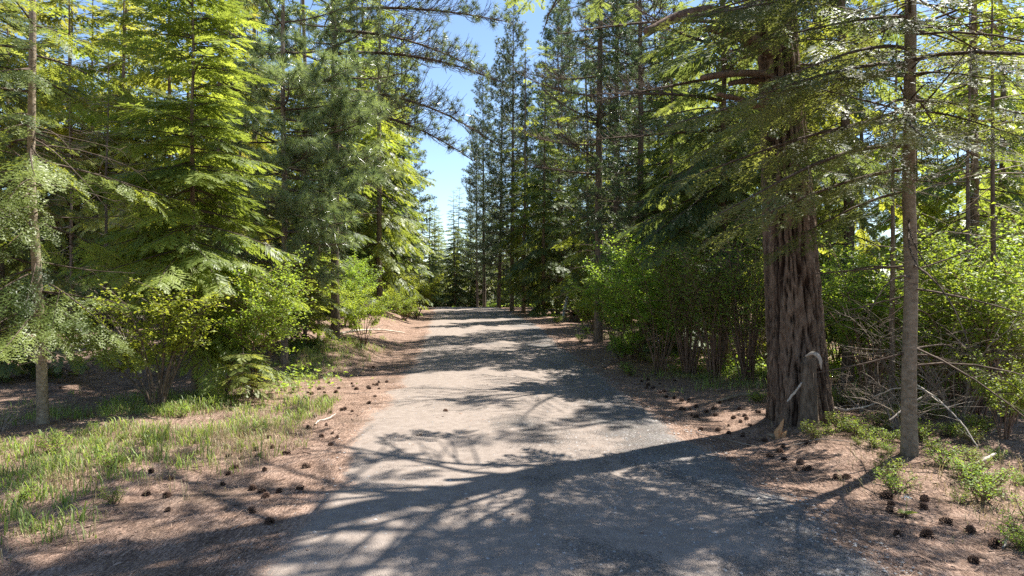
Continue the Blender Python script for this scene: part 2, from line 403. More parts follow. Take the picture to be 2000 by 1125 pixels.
def verge(x, y):
    d = np.abs(x-xc(y))-half(y); return d
nt_ = np.array([(0, -.006, 0), (0, .006, 0), (.5, .007, .02), (.5, -.007, .02), (1, 0, 0)], float)
ntt = np.array([(0, 1, 2), (0, 2, 3), (3, 2, 4)])
ac = Acc()
x, y = scatter(66000, 4.0, 20, lambda x, y: np.where(verge(x, y) > -.25, np.exp(-np.maximum(verge(x, y), 0)/2.6), .30*np.exp((verge(x, y)+.25)/.22)), (-9.5, 8))
n = len(x); s = .07+.09*R.rand(n); a = R.rand(n)*2*PI; wd = .5+.5*R.rand(n)
Mx = np.zeros((n, 3, 3)); Mx[:, 0, 0] = np.cos(a)*s; Mx[:, 0, 1] = np.sin(a)*s; Mx[:, 0, 2] = (R.rand(n)-.35)*.18*s
Mx[:, 1, 0] = -np.sin(a)*.13*wd; Mx[:, 1, 1] = np.cos(a)*.13*wd; Mx[:, 2, 2] = s
stamp(ac, nt_*np.array([1, 1, 1]), ntt, Mx, np.stack([x, y, gz(x, y)+.008+.012*R.rand(n)], -1), np.clip(R.rand(n)**1.5, 0, 1))
link('fallen_needles', ac.mesh('fallen_needles', M['needle']), kind='stuff')
ac = Acc()
x, y = scatter(30000, 4.2, 34, lambda x, y: np.where(verge(x, y) > .1, np.where(x > xc(y), 1., .45)*np.clip(.25+1.6*(fbm(x*.8, y*.8, 77, 3)-.35), 0, 1), .035), (-10, 12))
n = len(x); s = .010+.03*R.rand(n)**2.5; a = R.rand(n)*2*PI; asp = .25+.6*R.rand(n)
Mx = np.zeros((n, 3, 3)); Mx[:, 0, 0] = np.cos(a)*s; Mx[:, 0, 1] = np.sin(a)*s; Mx[:, 1, 0] = -np.sin(a)*s*asp; Mx[:, 1, 1] = np.cos(a)*s*asp; Mx[:, 2, 2] = s*(.2+.7*R.rand(n))
Mx[:, 0, 2] = (R.rand(n)-.5)*s*.5
stamp(ac, st, stt, Mx, np.stack([x, y, gz(x, y)+.003+.014*(verge(x, y) < 0)], -1), R.rand(n))
link('forest_litter', ac.mesh('forest_litter', M['litter']), kind='stuff')

# short broken twigs lying everywhere on the verges
ac = Acc(); x, y = scatter(1500, 4.3, 26, lambda x, y: np.where(verge(x, y) > .15, np.exp(-verge(x, y)/4), 0.), (-9, 9))
for a, b in zip(x, y):
    l = R.uniform(.06, .34); t = R.rand()*6.28; z = float(gz(np.array([a]), np.array([b]))[0]); bd = R.normal()*.15
    tube(ac, [[a, b, z+.006], [a+math.cos(t)*l*.5, b+math.sin(t)*l*.5, z+.012+R.rand()*.03], [a+math.cos(t+bd)*l, b+math.sin(t+bd)*l, z+.008]], np.array([1, .8, .4])*R.uniform(.0025, .007), 3, R.rand(), False)
link('fallen_twigs', ac.mesh('fallen_twigs', M['litter']), kind='stuff')

# ------------------------------------------------------------------ grass
def grass(name, cx, n, hmin, hmax, mat, wid=.0045, clump=True):
    ac = Acc(); x, y = cx; n = len(x)
    h = (hmin+(hmax-hmin)*R.rand(n)**1.2)*(.45+1.1*vnoise(np.asarray(x)*3.1, np.asarray(y)*3.1, 91)); a = R.rand(n)*2*PI; ln = .15+1.0*R.rand(n)
    dx = np.cos(a); dy = np.sin(a); wv = wid*(.6+.8*R.rand(n))
    b = np.stack([x, y, gz(x, y)-.01], -1); sx = np.stack([-dy*wv, dx*wv, 0*dx], -1); D = np.stack([dx, dy, 0*dx], -1); U = np.array([0, 0, 1.])
    h_ = h[:, None]; l_ = ln[:, None]
    p1 = b+U*h_*.5+D*h_*l_*.15; p2 = b+U*h_*.82+D*h_*l_*.5; p3 = b+U*h_*(1-.25*l_)+D*h_*l_*.95
    V = np.stack([b-sx, b+sx, p1-sx*.9, p1+sx*.9, p2-sx*.6, p2+sx*.6, p3], 1).reshape(-1, 3)
    k = (np.arange(n)*7)[:, None, None]
    T = (np.array([(0, 1, 3), (0, 3, 2), (2, 3, 5), (2, 5, 4), (4, 5, 6)])[None]+k).reshape(-1, 3)
    ac.add(V, T, None, np.repeat(R.rand(n), 7))
    return link(name, ac.mesh(name, mat), kind='stuff')
def blobs(cs, n, sp=.06):                             # (x, y, rx, ry, weight) patches of tussocks
    X = []; Y = []; tot = sum(c[4] for c in cs)
    for cx_, cy_, rx, ry, wt in cs:
        k = int(n*wt/tot/10); tx = cx_+rx*R.normal(size=k)*.5; ty = cy_+ry*R.normal(size=k)*.5; kk = vnoise(tx*1.1, ty*1.1, 90) > .36; tx = tx[kk]; ty = ty[kk]; k = len(tx)
        X.append(np.repeat(tx, 10)+R.normal(size=k*10)*sp); Y.append(np.repeat(ty, 10)+R.normal(size=k*10)*sp)
    X = np.concatenate(X); Y = np.concatenate(Y); k = (np.abs(X-xc(Y)) > half(Y)+.35+.4*vnoise(X*2, Y*2, 8)) & (Y > 3.2); return X[k], Y[k]
GL = [(-5.0, 9.3, 2.6, 2.0, 4), (-5.6, 11.2, 3.0, 1.8, 3), (-4.8, 7.4, 1.2, 1.4, 1.0), (-4.2, 5.9, .8, 1.0, .6), (-6.5, 8.0, 2.2, 1.6, 1.4),
      (-4.9, 16.8, 1.0, 2.0, 2.2), (-4.4, 20.2, .8, 2.6, 1.0), (5.0, 15.3, 1.5, 1.0, 2.2), (4.8, 12.8, 1.4, 1.4, .9), (-3.3, 11.8, .6, 1.3, .6)]
grass('grass', blobs(GL, 19000, .06), 0, .04, .21, M['grass'], .005)
grass('dry_grass', blobs(GL+[(4.6, 6.6, 1.2, 1.8, 2), (-3.4, 9, .8, 2, 2)], 24000, .16), 0, .03, .17, M['grass_dry'], .003)

# ------------------------------------------------------------------ conifers
def trunk_path(Ht, lean, seed, n=14, wob=.05):
    rs = np.random.RandomState(seed); z = np.linspace(0, 1, n)**1.1*Ht
    wx = np.cumsum(rs.normal(size=n))*wob*Ht/40; wy = np.cumsum(rs.normal(size=n))*wob*Ht/40
    wx -= wx[0]; wy -= wy[0]
    return np.stack([lean[0]*z+wx, lean[1]*z+wy, z], -1)
def tp(P, z):
    return np.array([np.interp(z, P[:, 2], P[:, 0]), np.interp(z, P[:, 2], P[:, 1]), z])
def rad(r0, Ht, z): return r0*max(.03, (1-z/Ht))**.85
def trunk_mesh(P, r0, Ht, mat, k=10, flare=.25, name='trunk', amp=.06, seed=0):
    zs = np.concatenate([np.linspace(-.25, 1.2, 7), np.linspace(1.5, Ht*.985, 26)])
    pts = np.array([tp(P, max(z, 0))*[1, 1, 0]+[0, 0, z] for z in zs])
    ac = Acc(); th = np.arange(k)*2*PI/k; V = []
    for p, z in zip(pts, zs):
        r = rad(r0, Ht, max(z, 0))*(1+flare*math.exp(-max(z+.1, 0)/.28))
        nn = 1+amp*(vnoise(th*2.2+seed*9, np.full(k, z*1.3), seed)-.5)*2
        V.append(np.stack([p[0]+r*nn*np.cos(th), p[1]+r*nn*np.sin(th), np.full(k, z)], -1))
    V = np.concatenate(V); n = len(zs); i = np.arange(n-1)[:, None]*k; j = np.arange(k)[None]; j2 = (j+1) % k
    ac.add(V, None, np.stack([i+j, i+j2, i+k+j2, i+k+j], -1).reshape(-1, 4))
    return ac.mesh(name, mat, True)

def dead_twigs(ac, P, r0, Ht, z0, z1, n, L, rs, k=3, w=.006):
    """bare lower branches with side twigs"""
    for _ in range(n):
        z = rs.uniform(z0, z1); az = rs.uniform(0, 2*PI); l = L*rs.uniform(.35, 1.1); el = rs.uniform(-.45, .35)
        b = tp(P, z); d = np.array([math.cos(az), math.sin(az), el]); cu = rs.uniform(-.5, .15)
        q = np.linspace(0, 1, 6); side = np.array([-d[1], d[0], 0])*rs.uniform(-.25, .25)
        pts = b+np.outer(q, d)*l+np.outer(q*q, side)*l+np.outer(q**2, [0, 0, cu])*l
        tube(ac, pts, w*(1.5-1.2*q)*(1+l*.5), k, rs.rand())
        for m in range(int(3+l*4)):
            s = rs.uniform(.25, 1.); p = pts[0]+(pts[-1]-pts[0])*0
            p = np.array([np.interp(s, q, pts[:, c]) for c in range(3)])
            a2 = az+rs.choice([-1, 1])*rs.uniform(.5, 1.2); d2 = np.array([math.cos(a2), math.sin(a2), rs.uniform(-.7, .4)])*l*rs.uniform(.12, .4)
            tube(ac, np.array([p, p+d2*.55+[0, 0, .02], p+d2+[0, 0, rs.uniform(-.08, .06)]]), w*np.array([.55, .4, .15]), 3, rs.rand(), False)

def fir_branch(fo, br, b, az, L, el, droop, lodf, rs, dens=1., bw=.012, spray=.5, hang=.25):
    q = np.linspace(0, 1, 7); dh = np.array([math.cos(az), math.sin(az), 0]); sd_ = np.array([-dh[1], dh[0], 0])
    bend = rs.uniform(-.18, .18)
    pts = b+np.outer(q, dh)*L*math.cos(el)+np.outer(q, [0, 0, math.sin(el)*L])-np.outer(q**2, [0, 0, droop*L])+np.outer(q**3.5, [0, 0, droop*L*.35])+np.outer(q*q, sd_)*bend*L
    tube(br, pts, bw*(1.25-1.05*q)*(.5+L*.45), 4, rs.rand())
    P_ = lambda s: np.array([np.interp(s, q, pts[:, c]) for c in range(3)])
    lod = lodf(b[2])
    step = (.080, .085, .105)[2-lod]/dens*(1+.12*L)
    s = .14+rs.rand()*.05; sg = 1; fr = {0: [], 1: [], 2: []}; tb = rs.uniform(0, 1.)
    while s < 1.0:
        p = P_(s); tg = P_(min(1, s+.06))-P_(max(0, s-.06)); tg /= np.linalg.norm(tg)+1e-9
        l2 = (.42*L*(1-s)**.85+.22)*rs.uniform(.75, 1.15)
        ang = sg*rs.uniform(.75, 1.1)*(1-.35*s)
        c, s_ = math.cos(ang), math.sin(ang); d = np.array([tg[0]*c-tg[1]*s_, tg[0]*s_+tg[1]*c, tg[2]-rs.uniform(0, hang)])
        d /= np.linalg.norm(d); up = np.array([rs.uniform(-.25, .25), rs.uniform(-.25, .25), 1.])
        if l2 < spray*1.5: fr[0].append((p, d, l2*1.1, up))
        else:
            m = int(l2/(spray*.36)); tip = p+d*l2-np.array([0, 0, hang*l2*.35])
            tube(br, np.array([p, p+d*l2*.5, tip]), bw*np.array([.45, .35, .12])*1.1, 3, rs.rand(), False)
            for t in range(m):
                f = (t+.4)/m; p2 = p+(tip-p)*f+[0, 0, hang*l2*.12*math.sin(f*PI)]; a2 = (1 if t % 2 else -1)*rs.uniform(.5, .95)*(1-.4*f)
                if t == m-1: a2 = 0
                c2, s2 = math.cos(a2), math.sin(a2)
                d2 = np.array([d[0]*c2-d[1]*s2, d[0]*s2+d[1]*c2, d[2]-rs.uniform(0, hang*1.4)])
                fr[0].append((p2, d2, spray*rs.uniform(.7, 1.15)*(1.1-.35*f), up))
        s += step/L*rs.uniform(.7, 1.3)*(1.7 if l2 > spray*1.5 else 1.1); sg = -sg
    fr[0].append((pts[-2], pts[-1]-pts[-2], min(.5, .35*L+.15), np.array([0, 0, 1.])))
    k = lod
    ms = [frame(np.asarray(d), up, l) for p, d, l, up in fr[0]]
    ps = [p for p, d, l, up in fr[0]]
    tn = np.clip(tb*.72+.28*rs.rand(len(ms)), 0, 1)
    for v in range(3):
        tv, tt = FS[k][v]; stamp(fo, tv, tt, [m_ for i_, m_ in enumerate(ms) if i_ % 3 == v], [p for i_, p in enumerate(ps) if i_ % 3 == v], tn[v::3])

def fir(name, seed, Ht, r0, hb, R0, lodf, mat='fir', dz=.30, nw=4, dens=1., lean=(0, 0), el=(-.25, .55), droop=.25, dead=(0, 0, 0, 0), bmat='bark', keep=None, hang=.25, k=10, prof=.8, limbs=(), topcut=.62):
    rs = np.random.RandomState(seed); P = trunk_path(Ht, lean, seed); fo = Acc(); br = Acc()
    z = hb
    while z < Ht*.975:
        t = (z-hb)/(Ht-hb); Lm = R0*((1-t)**prof)*(.72+.28*min(1, t*5))+.12
        n = nw if rs.rand() < .6 else nw+1
        a0 = rs.rand()*2*PI
        for i_ in range(n):
            az = a0+i_*2*PI/n+rs.uniform(-.45, .45); L = Lm*rs.uniform(.5, 1.15)
            zz = z+rs.uniform(-.2, .2)
            if keep and not keep(zz, az % (2*PI), rs): continue
            if zz > 9.5 and rs.rand() < topcut: continue
            e = el[0]+(el[1]-el[0])*t+rs.uniform(-.12, .12)
            b = tp(P, zz); fir_branch(fo, br, b, az, L, e, droop*(1-.5*t)*rs.uniform(.6, 1.4), lodf, rs, dens, hang=hang)
        z += dz*rs.uniform(.8, 1.25)*(1+.3*(lodf(z) == 0))
    for (zz, az, L, e, dr) in limbs: fir_branch(fo, br, tp(P, zz), az, L, e, dr, lodf, rs, dens, hang=hang)
    if dead[0]: dead_twigs(br, P, r0, Ht, dead[1], dead[2], int(dead[0]), dead[3], rs)
    return [('trunk', trunk_mesh(P, r0, Ht, M[bmat], k, seed=seed), {}), ('branches', br.mesh('branches', M['twig_dark'], True), {'kind': 'stuff'}),
            ('crown', fo.mesh('crown', M[mat]), {'kind': 'stuff'})], P

def pine_branch(fo, br, b, az, L, el, curve, lod, rs, dens=1., bw=.014, nl=.19, bare=0., hook=.6):
    q = np.linspace(0, 1, 8); dh = np.array([math.cos(az), math.sin(az), 0]); sd_ = np.array([-dh[1], dh[0], 0]); bend = rs.uniform(-.2, .2)
    pts = b+np.outer(q, dh)*L*math.cos(el)+np.outer(q, [0, 0, math.sin(el)*L])+np.outer(q**2.2, [0, 0, curve*L])+np.outer(np.sin(q*4), sd_)*bend*L*.3
    tube(br, pts, bw*(1.4-1.15*q)*(.5+L*.4), 4, rs.rand())
    P_ = lambda s: np.array([np.interp(s, q, pts[:, c]) for c in range(3)])
    tips = []
    n = int((5+L*9)*dens)
    for m in range(n):
        s = .22+.78*(m+rs.rand())/n; p = P_(s); tg = P_(min(1, s+.08))-P_(max(0, s-.08)); tg /= np.linalg.norm(tg)+1e-9
        a = (1 if m % 2 else -1)*rs.uniform(.4, 1.2); c, s_ = math.cos(a), math.sin(a)
        d = np.array([tg[0]*c-tg[1]*s_, tg[0]*s_+tg[1]*c, tg[2]+rs.uniform(-.5, .35)]); d /= np.linalg.norm(d)
        l2 = (.22+.32*L*(1-s))*rs.uniform(.6, 1.2); up = rs.uniform(.15, hook)
        t3 = np.linspace(0, 1, 5); cp = p+np.outer(t3, d)*l2+np.outer(t3**2, [0, 0, up])*l2
        tube(br, cp, bw*(.5-.25*t3), 3, rs.rand(), False)
        dd = cp[-1]-cp[-2]; dd /= np.linalg.norm(dd)
        if rs.rand() > bare: tips.append((cp[-1], dd))
        if l2 > .4:
            for _ in range(2):
                s3 = rs.uniform(.4, .85); p3 = np.array([np.interp(s3, t3, cp[:, c]) for c in range(3)])
                d3 = d+rs.normal(size=3)*.5+[0, 0, .3]; d3 /= np.linalg.norm(d3); l3 = l2*rs.uniform(.25, .45)
                e3 = p3+d3*l3+[0, 0, up*l3*.5]
                tube(br, np.array([p3, p3+d3*l3*.6, e3]), bw*np.array([.35, .3, .2]), 3, rs.rand(), False)
                if rs.rand() > bare: tips.append((e3, d3))
    if rs.rand() > bare: tips.append((pts[-1], pts[-1]-pts[-2]))
    if not tips: return
    tb = rs.uniform(.1, .8); up = np.array([0, .1, 1.])
    ms = [frame(d, up+rs.normal(size=3)*.2, nl*rs.uniform(.8, 1.15)) for p, d in tips]; ps = [p for p, d in tips]; tn = np.clip(tb*.5+.5*rs.rand(len(ms)), 0, 1)
    for v in range(3):
        tv, tt = PT[lod][v]; stamp(fo, tv, tt, ms[v::3], ps[v::3], tn[v::3])

def pine(name, seed, Ht, r0, hb, R0, lodf, mat='pine', dz=.45, nw=4, dens=1., lean=(0, 0), dead=(0, 0, 0, 0), bmat='bark', keep=None, k=10, nl=.19, el=(-.35, .7), limbs=()):
    rs = np.random.RandomState(seed); P = trunk_path(Ht, lean, seed); fo = Acc(); br = Acc(); z = hb
    while z < Ht*.98:
        t = (z-hb)/(Ht-hb); Lm = R0*((1-t)**.7)*(.65+.35*min(1, t*4))+.15
        n = nw if rs.rand() < .5 else nw-1; a0 = rs.rand()*2*PI
        for i_ in range(n):
            az = a0+i_*2*PI/n+rs.uniform(-.4, .4); L = Lm*rs.uniform(.55, 1.15); zz = z+rs.uniform(-.15, .15)
            if keep and not keep(zz, az % (2*PI), rs): continue
            e = el[0]+(el[1]-el[0])*t+rs.uniform(-.15, .15)
            pine_branch(fo, br, tp(P, zz), az, L, e, rs.uniform(.05, .4), lodf(zz), rs, dens, nl=nl)
        z += dz*rs.uniform(.75, 1.25)
    for (zz, az, L, e, cu, bare, dn) in limbs: pine_branch(fo, br, tp(P, zz), az, L, e, cu, lodf(zz), rs, dn, nl=nl, bare=bare, hook=1.0, bw=.016)
    if dead[0]: dead_twigs(br, P, r0, Ht, dead[1], dead[2], int(dead[0]), dead[3], rs)
    return [('trunk', trunk_mesh(P, r0, Ht, M[bmat], k, seed=seed), {}), ('branches', br.mesh('branches', M['twig_dark'], True), {'kind': 'stuff'}),
            ('crown', fo.mesh('crown', M[mat]), {'kind': 'stuff'})], P

def put(proto, name, label, cat, x, y, rz=0, sc=1., group=None, tilt=(0, 0), sink=0.):
    r = thing(name, label, cat, (x, y, float(H(x, y))-sink), rz, sc, group, tilt)
    for pn, me, pr in proto: link(pn, me, r, **pr)
    return r

# ------------------------------------------------------------------ broadleaf shrubs and bare thickets
def shrub(seed, h, w, ns, nl, mat='leaf', leaf=.042, lo=.35, four=True, smat='stem_red', arch=.5, stem=.011):
    rs = np.random.RandomState(seed); st = Acc(); lf = Acc(); ms = []; ps = []; tn = []
    tw = []
    for i in range(ns):
        az = rs.rand()*2*PI; sp = rs.uniform(.15, 1)*w; hh = h*rs.uniform(.55, 1.05)
        q = np.linspace(0, 1, 7); d = np.array([math.cos(az), math.sin(az), 0]); s2 = np.array([-d[1], d[0], 0])*rs.uniform(-.3, .3)*w
        P = np.outer(q**(1+arch), d)*sp+np.outer(q, [0, 0, 1])*hh-np.outer(q**3, [0, 0, arch*.35*hh])+np.outer(np.sin(q*3), s2)+d*rs.uniform(0, .12)
        P[0, 2] -= .06
        tube(st, P, stem*(1.2-.95*q)*rs.uniform(.7, 1.3), 4, rs.rand()); tw.append((P, q, az, hh))
        for m in range(int(5+hh*5)):
            s = rs.uniform(lo, 1); p = np.array([np.interp(s, q, P[:, c]) for c in range(3)]); a2 = az+rs.uniform(-2, 2); l2 = rs.uniform(.12, .42)*hh**.6
            e = p+np.array([math.cos(a2), math.sin(a2), rs.uniform(-.1, .9)])*l2
            mid = (p+e)/2+[0, 0, .03]; tube(st, np.array([p, mid, e]), stem*np.array([.4, .3, .15]), 3, rs.rand(), False)
            tw.append((np.array([p, mid, e]), np.array([0, .5, 1]), a2, hh))
    W = np.array([1 if len(t[1]) == 3 else .8 for t in tw]); W = W/W.sum(); ch = rs.choice(len(tw), nl, p=W); tbs = rs.rand(len(tw))
    for k_ in ch:
        P, q, az, hh = tw[k_]; s = rs.uniform(lo if len(q) > 3 else .15, 1.03); p = np.array([np.interp(s, q, P[:, c]) for c in range(3)])+rs.normal(size=3)*.035
        d = rs.normal(size=3)*[1, 1, .45]; up = np.array([rs.normal()*.5, rs.normal()*.5, 1.])
        ms.append(frame(d, up, leaf*rs.uniform(.6, 1.25))); ps.append(p); tn.append(.45*tbs[k_]+.5*rs.rand())
    tv, tt = LEAF4 if four else LEAF
    if nl: stamp(lf, tv, tt, ms, ps, np.clip(tn, 0, 1))
    out = [('stems', st.mesh('stems', M[smat], True), {'kind': 'stuff'})]
    if nl: out.append(('foliage', lf.mesh('foliage', M[mat]), {'kind': 'stuff'}))
    return out

# ------------------------------------------------------------------ the big furrowed tree
def big_trunk(Ht=23., r0=.455):
    zs = np.concatenate([np.linspace(-.3, 7.5, 250), np.linspace(7.6, Ht, 60)]); k = 128; th = np.arange(k)*2*PI/k; rows = []; tn = []
    for z in zs:
        zc = max(z, 0); cx_ = -.055*zc-.0*zc; cy_ = .02*zc
        r = float(np.interp(zc, [0, 1, 2.8, 4, 5.5, 8, 14, 23], [.395, .38, .35, .30, .26, .235, .17, .03]))*(1+.20*math.exp(-zc/.3)*(1+.5*np.sin(th*3+1.2)))
        u = th*r0*1.0; wv = fbm(th*1.9+3, np.full(k, z*.9), 5, 2)*1.4
        lat = np.minimum(th, 2*PI-th); cu = np.cos(th)*2.2; su = np.sin(th)*2.2
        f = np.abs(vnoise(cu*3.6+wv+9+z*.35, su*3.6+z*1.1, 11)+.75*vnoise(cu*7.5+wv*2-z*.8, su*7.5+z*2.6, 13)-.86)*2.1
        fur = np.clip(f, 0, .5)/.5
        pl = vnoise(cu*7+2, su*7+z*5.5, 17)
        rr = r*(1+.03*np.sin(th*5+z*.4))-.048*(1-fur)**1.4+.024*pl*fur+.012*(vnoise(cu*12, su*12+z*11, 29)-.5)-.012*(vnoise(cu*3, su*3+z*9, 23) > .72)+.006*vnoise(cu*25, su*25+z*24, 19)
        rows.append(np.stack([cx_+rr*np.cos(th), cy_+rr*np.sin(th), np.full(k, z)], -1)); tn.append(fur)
    V = np.concatenate(rows); n = len(zs); i = np.arange(n-1)[:, None]*k; j = np.arange(k)[None]; j2 = (j+1) % k
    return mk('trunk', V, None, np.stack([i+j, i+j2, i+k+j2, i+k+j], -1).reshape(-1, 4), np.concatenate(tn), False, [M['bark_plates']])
bx_, by_, bz_ = at(1566, 822)
big = thing('big_fir_tree', 'massive old conifer with deeply furrowed red brown bark standing right of the road', 'tree', (bx_, by_, bz_))
link('trunk', big_trunk(), big)
def limb(P, r, name='limb', mat='bark_red', parent=big, sub=2, seed=0, k=12, label=None):
    P = np.asarray(P, float); q = np.linspace(0, 1, len(P)); t = np.linspace(0, 1, 26)
    S = np.stack([np.interp(t, q, P[:, c]) for c in range(3)], -1)
    for _ in range(4): S[1:-1] = (S[:-2]+2*S[1:-1]+S[2:])/4
    rr = np.interp(t, np.linspace(0, 1, len(r)), r)*(1+.10*(vnoise(t*9, t*0+seed, 31)-.5)*2)
    ac = Acc(); tube(ac, S, rr, k, .5); V = ac.V[0]; V += .012*(np.stack([vnoise(V[:, 0]*20, V[:, 2]*20+V[:, 1]*20, 50+c) for c in range(3)], -1)-.5)
    o = link(name, ac.mesh(name, M[mat], True), parent)
    if label: o['label'] = label
    return o
def bp(px, py, dy=0.):                                # a point of the big tree's own space, seen in that direction
    Y = by_+dy; return [(px-1000)/F*Y-bx_, dy, 2.0-(py-562.5)/F*Y-bz_]
limb([bp(1520, 35), bp(1485, 38, -.1), bp(1440, 26, -.35), bp(1390, 20, -.5), bp(1340, 28, -.6), bp(1300, 42, -.7), bp(1262, 64, -.8)], [.10, .085, .08, .075, .07, .062, .055], seed=1)
limb([bp(1520, 105), bp(1490, 95, -.2), bp(1455, 72, -.5), bp(1420, 62, -.7), bp(1378, 55, -.9)], [.12, .11, .09, .07, .045], seed=2)
limb([bp(1500, 60, .1), bp(1460, 66, -.1), bp(1430, 80, -.2), bp(1405, 92, -.3)], [.04, .035, .03, .02], seed=5)
limb([bp(1515, 145), bp(1485, 143, -.2), bp(1440, 142, -.4), bp(1400, 146, -.6), bp(1370, 152, -.7)], [.055, .05, .045, .045, .035], seed=3, label='broken stub limb with reddish bark')
limb([bp(1520, 165, .1), bp(1485, 158, 0), bp(1452, 158, -.2), bp(1425, 163, -.3)], [.05, .05, .045, .035], seed=4)
limb([bp(1515, 215), bp(1475, 207, -.2), bp(1440, 192, -.4), bp(1402, 184, -.6)], [.045, .045, .035, .028], seed=6, label='bare stub limb with pale tip')
limb([bp(1405, 92, -.3), bp(1380, 60, -.6), bp(1372, 30, -.8)], [.014, .010, .006], 'twig', 'twig')
# its high crown, above the picture, shades the road
rs = np.random.RandomState(41); fo = Acc(); br = Acc()
for i in range(22):
    z = 11.5+10.6*(i/22)**1.05; az = rs.rand()*2*PI; L = (4.6*(1-(z-8)/15.5)**.75+.3)*rs.uniform(.6, 1.1)
    fir_branch(fo, br, np.array([-.055*z, .02*z, z]), az, L, rs.uniform(-.1, .35), .2, lambda z: 1 if z < 11 else 0, rs, .33, bw=.03)
for z, az, L in ((3.3, 4.2, .8), (3.9, 4.9, 1.0), (4.4, 3.8, 1.1), (4.9, 4.6, 1.3), (5.4, 5.2, 1.4), (5.9, 4.0, 1.5), (6.4, 4.7, 1.6), (6.9, 4.3, 1.7), (5.1, 5.7, 1.5), (6.0, 5.9, 1.7), (3.6, 5.6, 1.0), (4.2, .2, 1.4), (5.6, 3.3, 1.6)):
    fir_branch(fo, br, np.array([-.055*z+.28*math.cos(az), .02*z+.28*math.sin(az), z]), az, L, -.15, .35, lambda z: 1, rs, 1., hang=.5)
dead_twigs(br, np.array([[-.05, 0, 0], [-.42, .16, 8.]]), .3, 20, 2.7, 7.5, 34, 1.0, rs)
for z, az, L, e in ((6.6, 2.9, 3.6, .05), (7.3, 3.5, 4.2, .1), (7.0, 4.2, 3.6, .1), (7.9, 2.5, 4.4, .1), (6.9, 3.9, 3.9, .15), (7.6, 4.7, 3.6, .2), (8.3, 3.2, 5.2, .1), (8.8, 3.8, 4.8, .12), (9.4, 2.9, 5.0, .1), (9.0, 4.4, 4.6, .1), (10.2, 3.5, 5.0, .1), (8.1, 5.2, 3.6, .1), (10.8, 4.1, 4.6, .15), (10.0, 2.4, 4.6, .1)):   # long half bare limbs over the road, added for their lacy shadows
    P = np.array([[-.055*z, .02*z, z]]); d = np.array([math.cos(az), math.sin(az), e]); q = np.linspace(0, 1, 7)
    pts = P+np.outer(q, d)*L+np.outer(np.sin(q*5), [0.1, -.1, .12]); tube(br, pts, .05*(1.15-q), 6, .5)
    for m in range(17):
        s = rs.uniform(.2, 1); p = np.array([np.interp(s, q, pts[:, c]) for c in range(3)]); a2 = az+rs.choice([-1, 1])*rs.uniform(.4, 1.1); l = rs.uniform(.5, 1.5)
        e2 = p+np.array([math.cos(a2), math.sin(a2), rs.uniform(-.3, .3)])*l; tube(br, np.array([p, (p+e2)/2+rs.normal(size=3)*.06, e2]), [.018, .013, .006], 4, .5)
        if rs.rand() < .16: fir_branch(fo, br, e2, a2, .5, 0, .2, lambda z: 1, rs)
link('branches', br.mesh('branches', M['bark']), big, kind='stuff'); link('crown', fo.mesh('crown', M['fir_dark']), big, kind='stuff')

# the cut stub grown against its foot, with pale split wood
sx, sy, sz = at(1580, 838)
stp = thing('tree_stump', 'narrow weathered stub with pale broken top leaning on the huge furrowed trunk', 'stump', (sx, sy, sz))
zs = np.linspace(-.12, .98, 34); k = 28; th = np.arange(k)*2*PI/k; rows = []
for z in zs:
    r = .118*(1-.10*z)+.04*math.exp(-max(z, 0)/.12)
    if z > .86: r *= max(.55, 1-(z-.86)*2.6)
    f = .034*(vnoise(np.cos(th)*4+3, np.sin(th)*4+z*2.6, 3)-.5)+.03*(vnoise(np.cos(th)*2.2+8, np.sin(th)*2.2+z*.8, 7)-.5)
    rows.append(np.stack([.04*z+(r+f)*np.cos(th), .10*z+(r+f)*.8*np.sin(th), np.full(k, z)+ (.05*np.cos(th) if z > .9 else 0)], -1))
V = np.concatenate(rows+[np.array([[.04, .10, .97]])]); n = len(zs); i = np.arange(n-1)[:, None]*k; j = np.arange(k)[None]; j2 = (j+1) % k
link('stem', mk('stem', V, [((n-1)*k+q, (n-1)*k+(q+1) % k, n*k) for q in range(k)], np.stack([i+j, i+j2, i+k+j2, i+k+j], -1).reshape(-1, 4), None, True, [M['bark_stub']]), stp)
limb([[-.03, .04, .96], [.05, 0, 1.01], [.10, -.05, .98], [.125, -.08, .90], [.13, -.08, .80]], [.010, .026, .030, .020, .006], 'broken_top', 'paleSap', stp)
limb([[-.30, -.02, .36], [-.22, -.05, .48], [-.12, -.06, .62]], [.010, .016, .012], 'splinter', 'paleSap', stp)
limb([[.02, .05, .93], [.06, .03, 1.0], [.08, .02, 1.05]], [.03, .024, .010], 'splinter', 'bark_stub', stp)

# ------------------------------------------------------------------ trees with a place of their own
def X(px, Y): return (px-1000)/F*Y
lod_hero = lambda z: 2 if z < 6.9 else 1
lod_mid = lambda z: 1 if z < 8 else 0
lod_far = lambda z: 0
